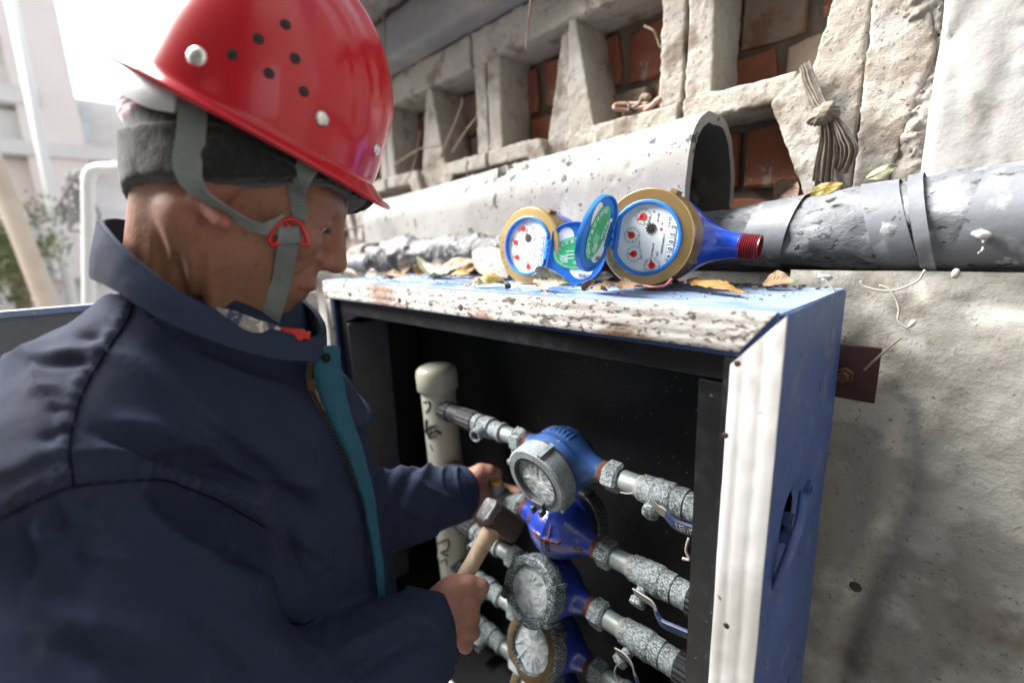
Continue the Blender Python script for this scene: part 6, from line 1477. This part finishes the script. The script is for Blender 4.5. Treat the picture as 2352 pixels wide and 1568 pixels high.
# teal placket, snap and zip
Rt = [(782, 796, .505), (784, 850, .505), (800, 930, .510), (834, 1030, .520), (857, 1120, .530), (874, 1230, .540), (882, 1300, .548), (886, 1390, .552)]
Lt = [(712, 788, .486), (718, 850, .486), (732, 920, .492), (766, 990, .502), (806, 1080, .514), (838, 1180, .528), (858, 1290, .540), (866, 1390, .548)]
a_ = spline([W(C3(*p)) for p in Lt], 50); b_ = spline([W(C3(*p)) for p in Rt], 50); vw = MC@np.array([0, 0, 1.])
Pt = np.stack([a_*(1-t)+b_*t-vw*(.006*math.sin(math.pi*t)) for t in np.linspace(0, 1, 8)], 1); f_ = Pt.reshape(-1, 3); Pt = (f_+.0018*np.stack([fbm(f_+k, 30, 3) for k in range(3)], 1)).reshape(50, 8, 3)
g = G(); g.grid(Pt, thick=.0025); pk = build(g, 'placket', m_teal, person, smooth=60)
g = G()
for i in range(0, 48, 2): a = Pt[i, 7]*.88+Pt[i, 6]*.12; b = Pt[i+1, 7]*.88+Pt[i+1, 6]*.12; g.tube([a-vw*.0008, b-vw*.0008], .0004, 4)
tag(build(g, 'stitching', m_leverblue, pk), kind='stuff')
sn = W(C3(750, 822, .4885)); g = G(); g.lathe([(0, .0052), (.0012, .0052), (.0016, .004), (.001, .002), (.0018, .0005)], sn, -vw, 20); build(g, 'snap', m_snap, pk, smooth=40)
zl = spline([W(C3(*p)) for p in [(722, 800, .484), (714, 840, .484), (712, 870, .482), (724, 910, .486), (746, 950, .492), (790, 1040, .502), (822, 1120, .512)]], 70)
g = G(); T = np.gradient(zl, axis=0); T /= np.linalg.norm(T, axis=1)[:, None]
for i in range(70): w_ = nrm(np.cross(T[i], vw)); g.obox(zl[i]-vw*.002, w_*.0028, T[i]*.0007, vw*.0009)
tag(build(g, 'zip_teeth', m_zip, person), kind='stuff'); 
zs_ = W(C3(718, 884, .4795)); g = G(); g.obox(zs_, camv(.004, .001, 0), camv(-.001, .006, 0), camv(0, 0, .002)); g.tube(spline([zs_, W(C3(728, 905, .480)), W(C3(738, 930, .482)), W(C3(745, 945, .484))], 12), .0018, 6); build(g, 'zip_pull', m_zip, person, smooth=60)
# cuffs
for wr, el, r in ((WR_R, EL_R, .0495), (WR_L, EL_L, .0455)):
    ax_ = MC@nrm(wr-el); o = W(wr)-ax_*.008
    prof = [(-.050, r*1.02), (-.048, r*1.06), (-.003, r*1.03), (.0, r*1.0), (-.003, r*.94), (-.045, r*.92)]
    g = G(); g.lathe(prof, o, ax_, 60, cap=False); V = g.verts(); g.V = [V+.0016*np.stack([fbm(V+k, 30, 3) for k in range(3)], 1)]; cf_ = build(g, 'cuff', m_jacket, person, smooth=60)
    g = G(); g.lathe([(-.0465, r*1.062), (-.0450, r*1.070), (-.0435, r*1.062)], o, ax_, 60, cap=False); build(g, 'seam', m_seam, cf_, smooth=180)
# trousers and boots so that he stands on the ground
hp = W((-.34, .55, .70)); g = None
def legs_sd(p):
    d = None
    for s in (-1, 1):
        h = hp+np.array([.10*s, -.02, -.02]); kn = np.array([hp[0]+.11*s, hp[1]+.02, .47]); an = np.array([hp[0]+.12*s, hp[1]-.05, .10])
        e = sd_chain(p, [h, kn, an], [.105, .078, .062], .04); d = e if d is None else smin(d, e, .04)
    d = smin(d, sd_ell(p, hp, IDENT, (.19, .15, .17)), .06)
    return smax(d, .07-p[:, 2], .004)+.004*fbm(p, 14, 3)
V, F = surface(legs_sd, (hp[0]-.36, hp[1]-.34, .03), (hp[0]+.36, hp[1]+.3, hp[2]+.22), .010); build((V, F), 'trousers', m_jacket, person, smooth=180)
for s in (-1, 1):
    c0 = np.array([hp[0]+.12*s, hp[1]-.05, .0])
    def boot(p): return smax(smin(sd_cap(p, c0+(0, 0, .12), c0+(0, 0, .05), .055), sd_cap(p, c0+(0, -.02, .045), c0+(.0, .15, .038), .048, .042), .03), .004-p[:, 2], .004)
    V, F = surface(boot, c0-(.1, .14, .02), c0+(.1, .24, .2), .008); build((V, F), 'boot', m_blackplastic, person, smooth=180)
# ------------------------------------------------------------------ hammer
ham = thing('hammer', 'short sledge hammer with a pale wooden handle held in his right hand', 'hammer', W(C3(1075, 1330, .635)))
h0 = W(C3(1142, 1192, .672)); h1 = W(C3(1052, 1350, .628)); h2 = h1+(h1-h0)*.75; hd = nrm(h0-h2)
def handle_sd(p):
    t = np.clip((p-h2)@hd/np.linalg.norm(h0-h2), 0, 1); r = .0130+.0022*np.cos(t*5)+.001*t
    d = np.linalg.norm(p-h2-((p-h2)@hd)[:, None]*hd, axis=1)-r; L = (p-h2)@hd
    return np.maximum(d, np.maximum(-L, L-np.linalg.norm(h0-h2)-.014))+.0005*fbm(p, 60, 3)
V, F = surface(handle_sd, np.minimum(h0, h2)-.03, np.maximum(h0, h2)+.03, .0022); build((V, F), 'handle', m_handle, ham, smooth=180)
hx_ = nrm(camv(.78, .36, .42)); hx_ = nrm(hx_-hd*hx_.dot(hd)); hz_ = np.cross(hx_, hd); hc = h0+hd*.002+hx_*.005
def hh_sd(p):
    q = np.stack([(p-hc)@hx_, (p-hc)@hd, (p-hc)@hz_], 1)
    d = sd_box(q, (-.031, -.0185, -.0185), (.031, .0185, .0185), .004)
    ch = (np.abs(q[:, 1])+np.abs(q[:, 2]))*.7071-.0222; d = smax(d, ch, .003)
    return d+.0009*fbm(p, 80, 3)
V, F = surface(hh_sd, hc-.07, hc+.07, .0019); hh = build((V, F), 'head', [m_hammer, m_hammer_face], ham, smooth=180)
fc = V[F].mean(1); hh.data.polygons.foreach_set('material_index', (((fc-hc)@hx_+.006*fbm(fc, 60, 2)) < -.019).astype(np.int32))
# ------------------------------------------------------------------ fallen leaves
def leaf(b, t, w, mat, label, Y0, Y1=None, nup=.5, curl=0., fold=.3, wavy=.004, twist=0., stem=None, veins=None, flat=True, seed=0):
    """leaf from base b to tip t (picture points at depths Y0, Y1); nup 1 = lies flat, 0 = stands facing the viewer"""
    A = onY(*b, Y0); B = onY(*t, Y0 if Y1 is None else Y1); L = np.linalg.norm(B-A); ax_ = (B-A)/L
    vw = nrm(CAM-(A+B)/2); n_ = nrm(np.array([0, 0, 1.])*nup+vw*(1-nup)); n_ = nrm(n_-ax_*n_.dot(ax_)); sd = np.cross(n_, ax_)
    sd, n_ = sd*math.cos(twist)+n_*math.sin(twist), n_*math.cos(twist)-sd*math.sin(twist)
    nu_, nv_ = 9, 17; Pt = np.zeros((nu_, nv_, 3)); wd = w*np.linalg.norm((A+B)/2-CAM)/FOC
    for j in range(nv_):
        u = j/(nv_-1); h = wd*.5*(math.sin(math.pi*min(1, u*.93+.04))**.8)*(1-.35*u)*1.3; arc = curl*L*math.sin(math.pi*u)
        for i in range(nu_):
            s = i/(nu_-1)*2-1; Pt[i, j] = A+ax_*L*u+sd*s*h+n_*(arc+abs(s)**1.3*h*fold)
    f_ = Pt.reshape(-1, 3); f_ = f_+np.outer(wavy*fbm(f_+seed*3.1, 70, 3), n_); ed = np.abs(np.repeat(np.linspace(-1, 1, nu_), nv_)); f_ = f_+np.outer(wavy*1.3*ed**2*fbm(f_+9+seed, 130, 2), n_)
    if flat: f_[:, 2] += max(0, TOP+.0012-f_[:, 2].min())+min(0, TOP+.004-f_[:, 2].min())
    t_ = thing('fallen_leaf', label, 'leaf', f_.mean(0)*np.array([1, 1, 0])+np.array([0, 0, f_[:, 2].min()]), group='fallen leaves around the cabinet top')
    Pt = f_.reshape(nu_, nv_, 3); g = G(); g.grid(Pt, thick=.0006); build(g, 'blade', mat, t_, smooth=60)
    mid = Pt[nu_//2]; g = G(); g.tube(mid+n_*.0004, np.linspace(.0010, .0003, nv_), 5)
    for j in range(2, nv_-4, 2):
        for s in (0, nu_-1): m2 = Pt[(nu_//2+s)//2 if s else nu_//4, min(nv_-1, j+1)]; e2 = Pt[s, min(nv_-1, j+3)]; g.tube([mid[j]+n_*.0003, m2+n_*.0004, e2*.8+m2*.2+n_*.0003], [.0005, .0004, .0002], 4)
    build(g, 'veins', veins or mat, t_, smooth=180)
    if stem:
        q = spline([mid[0]]+[onY(a, b2, Y2) for a, b2, Y2 in stem], 18); g = G(); g.tube(q, np.linspace(.0011, .0016, 18), 6); build(g, 'petiole', m_petiole, t_, smooth=180)
    return t_
LT, LP, LO, LG, LB_, LY = m_leaf_tan, m_leaf_pink, m_leaf_olive, m_leaf_grey, m_leaf_brown, m_leaf_yellow
leaf((1232, 655), (1311, 662), 46, LG, 'curled grey-green leaf leaning against the lid of the nearer new meter', .06, .05, .35, .12, .8, .010, .5, stem=[(1260, 676, .030), (1300, 686, .022), (1334, 695, .012)], seed=1)
leaf((1478, 659), (1362, 667), 30, LT, 'pale yellow leaf with a red stalk lying below the brass ring of the right meter', .045, .055, .6, .05, .3, .006, stem=[(1500, 659, .04), (1528, 655, .05), (1543, 641, .06)], seed=2)
leaf((1395, 668), (1355, 664), 16, LB_, 'thin dark brown leaf tip between the two new meters', .06, .065, .6, .1, .5, seed=3)
leaf((1338, 666), (1368, 642), 18, LB_, 'small upright brown shred beside the fallen lid', .06, .065, .1, .1, .5, seed=4)
leaf((1089, 646), (1161, 648), 30, LO, 'olive and rust leaf arched on the cabinet, left of the new meters', .05, .07, .45, .20, -.35, .003, stem=[(1082, 652, .040), (1074, 655, .038), (1069, 655, .036)], veins=LY, seed=5)
leaf((1083, 653), (1111, 651), 16, LT, 'tiny curled tan leaf under the olive leaf stalk', .04, .045, .5, .1, .6, seed=6)
leaf((1170, 618), (1087, 565), 66, LP, 'large pinkish veined leaf propped against the left brass ring', .175, .20, .15, .03, .12, .003, seed=7)
leaf((1026, 632), (958, 597), 34, LG, 'folded grey-green leaf standing up in the middle of the heap', .13, .16, .25, -.15, .8, .006, .4, seed=8)
leaf((1000, 628), (1099, 596), 38, LT, 'long tan leaf lying flat in the heap left of the pinkish one', .15, .20, .55, .06, .3, .006, seed=9)
leaf((1034, 633), (1081, 629), 20, LO, 'small green-edged leaf curling in front of the heap', .125, .13, .45, .1, .6, seed=10)
leaf((1048, 626), (1100, 602), 26, LY, 'orange tinged leaf tilted against the pinkish leaf', .16, .19, .4, .05, .4, seed=11)
leaf((985, 624), (1045, 612), 26, LP, 'dull pink leaf curled against the charred lagging', .20, .21, .4, .18, .5, seed=12)
leaf((922, 626), (948, 606), 28, LT, 'small cupped pale leaf beside the charred lagging', .19, .20, .2, .15, .6, seed=13)
leaf((955, 628), (975, 608), 24, LY, 'small yellowish leaf half hidden in the heap', .17, .18, .2, .1, .5, seed=14)
leaf((884, 641), (930, 637), 20, LT, 'dry rolled tan leaf lying alone near the front of the cabinet top', .06, .07, .45, .12, .7, stem=[(926, 634, .07), (938, 632, .068)], seed=15)
leaf((842, 638), (875, 636), 22, LP, 'grey-brown triangular leaf near the left front of the cabinet top', .07, .08, .3, .12, .5, seed=16)
leaf((785, 630), (823, 634), 14, LB_, 'rust brown leaf just past the nose of the worker', .06, .06, .5, .12, .4, seed=17)
leaf((795, 582), (842, 560), 34, LP, 'mauve leaf lodged under the left end of the cement tile', .30, .31, .3, .08, .4, flat=False, seed=18)
leaf((1360, 612), (1412, 606), 34, LB_, 'brown leaf in the shadow between the two new meters', .20, .21, .4, .1, .4, seed=19)
leaf((1360, 634), (1408, 625), 26, LG, 'greenish leaf in the shadow behind the fallen lid', .16, .17, .4, .1, .4, seed=20)
leaf((1580, 628), (1712, 652), 32, LY, 'golden leaf tapering out from under the right meter', .14, .09, .6, .05, -.3, seed=21)
leaf((1755, 640), (1822, 638), 36, LT, 'pale tan leaf at the back right of the cabinet top', .20, .19, .4, .1, .4, seed=22)
leaf((1440, 626), (1560, 640), 40, LB_, 'dark leaf crushed under the body of the right meter', .20, .18, .6, .05, .3, seed=26)
leaf((1784, 458), (1830, 418), 44, LB_, 'curled brown leaf on the wrapped pipe below the brick opening', .335, .345, .15, .2, .8, flat=False, seed=23)
leaf((1862, 444), (1936, 422), 20, LO, 'dark green leaf with a red stalk on top of the wrapped pipe', .325, .325, .3, .05, -.2, stem=[(1845, 450, .32), (1815, 458, .32), (1786, 465, .32)], flat=False, seed=24)
leaf((1990, 410), (2062, 382), 20, LG, 'pale green leaf lying along the pipe at the foot of the pier', .335, .34, .3, .05, -.2, flat=False, seed=25)
# dark seed heads and grit
for (x, y, r) in [(973, 622, .009), (897, 634, .007), (1165, 655, .005)]:
    c_ = onZ(x, y, TOP+.006); V, F = surface(lambda p: sd_ell(p, c_, IDENT, (r*1.2, r, r))+.004*fbm(p, 200, 2), c_-r*2, c_+r*2, .0014)
    tag(build((V, F), 'seed_head', m_char, smooth=180), {973: 'dark crumbly seed head in the leaf heap', 897: 'dark seed head behind the lone rolled leaf', 1165: 'dark crumb at the foot of the left brass ring'}[x], 'seed head', 'dark seed heads')
dg = G(); rs = np.random.RandomState(9)
for k in range(420):
    x, y = rs.uniform(XL+.02, XR-.02), D*rs.uniform(0, 1)**.6; s = abs(rs.normal(0, .0009))+.0004; dg.obox((x, y, TOP+.0003+s*.5), (s, s*.3, 0), (-s*.3, s*rs.uniform(.5, 1), 0), (0, 0, s*.5))
for k in range(260):
    x, y = rs.uniform(-.95, .0), D-abs(rs.normal(0, .02)); s = rs.uniform(.001, .004); dg.obox((x, y, TOP+s*.4), (s, s*.3, s*.2), (-s*.3, s*rs.uniform(.5, 1), 0), (0, -s*.2, s*.5))
tag(build(dg, 'dirt_crumbs', m_joint), 'dirt crumbs strewn over the cabinet top', 'dirt', kind='stuff')
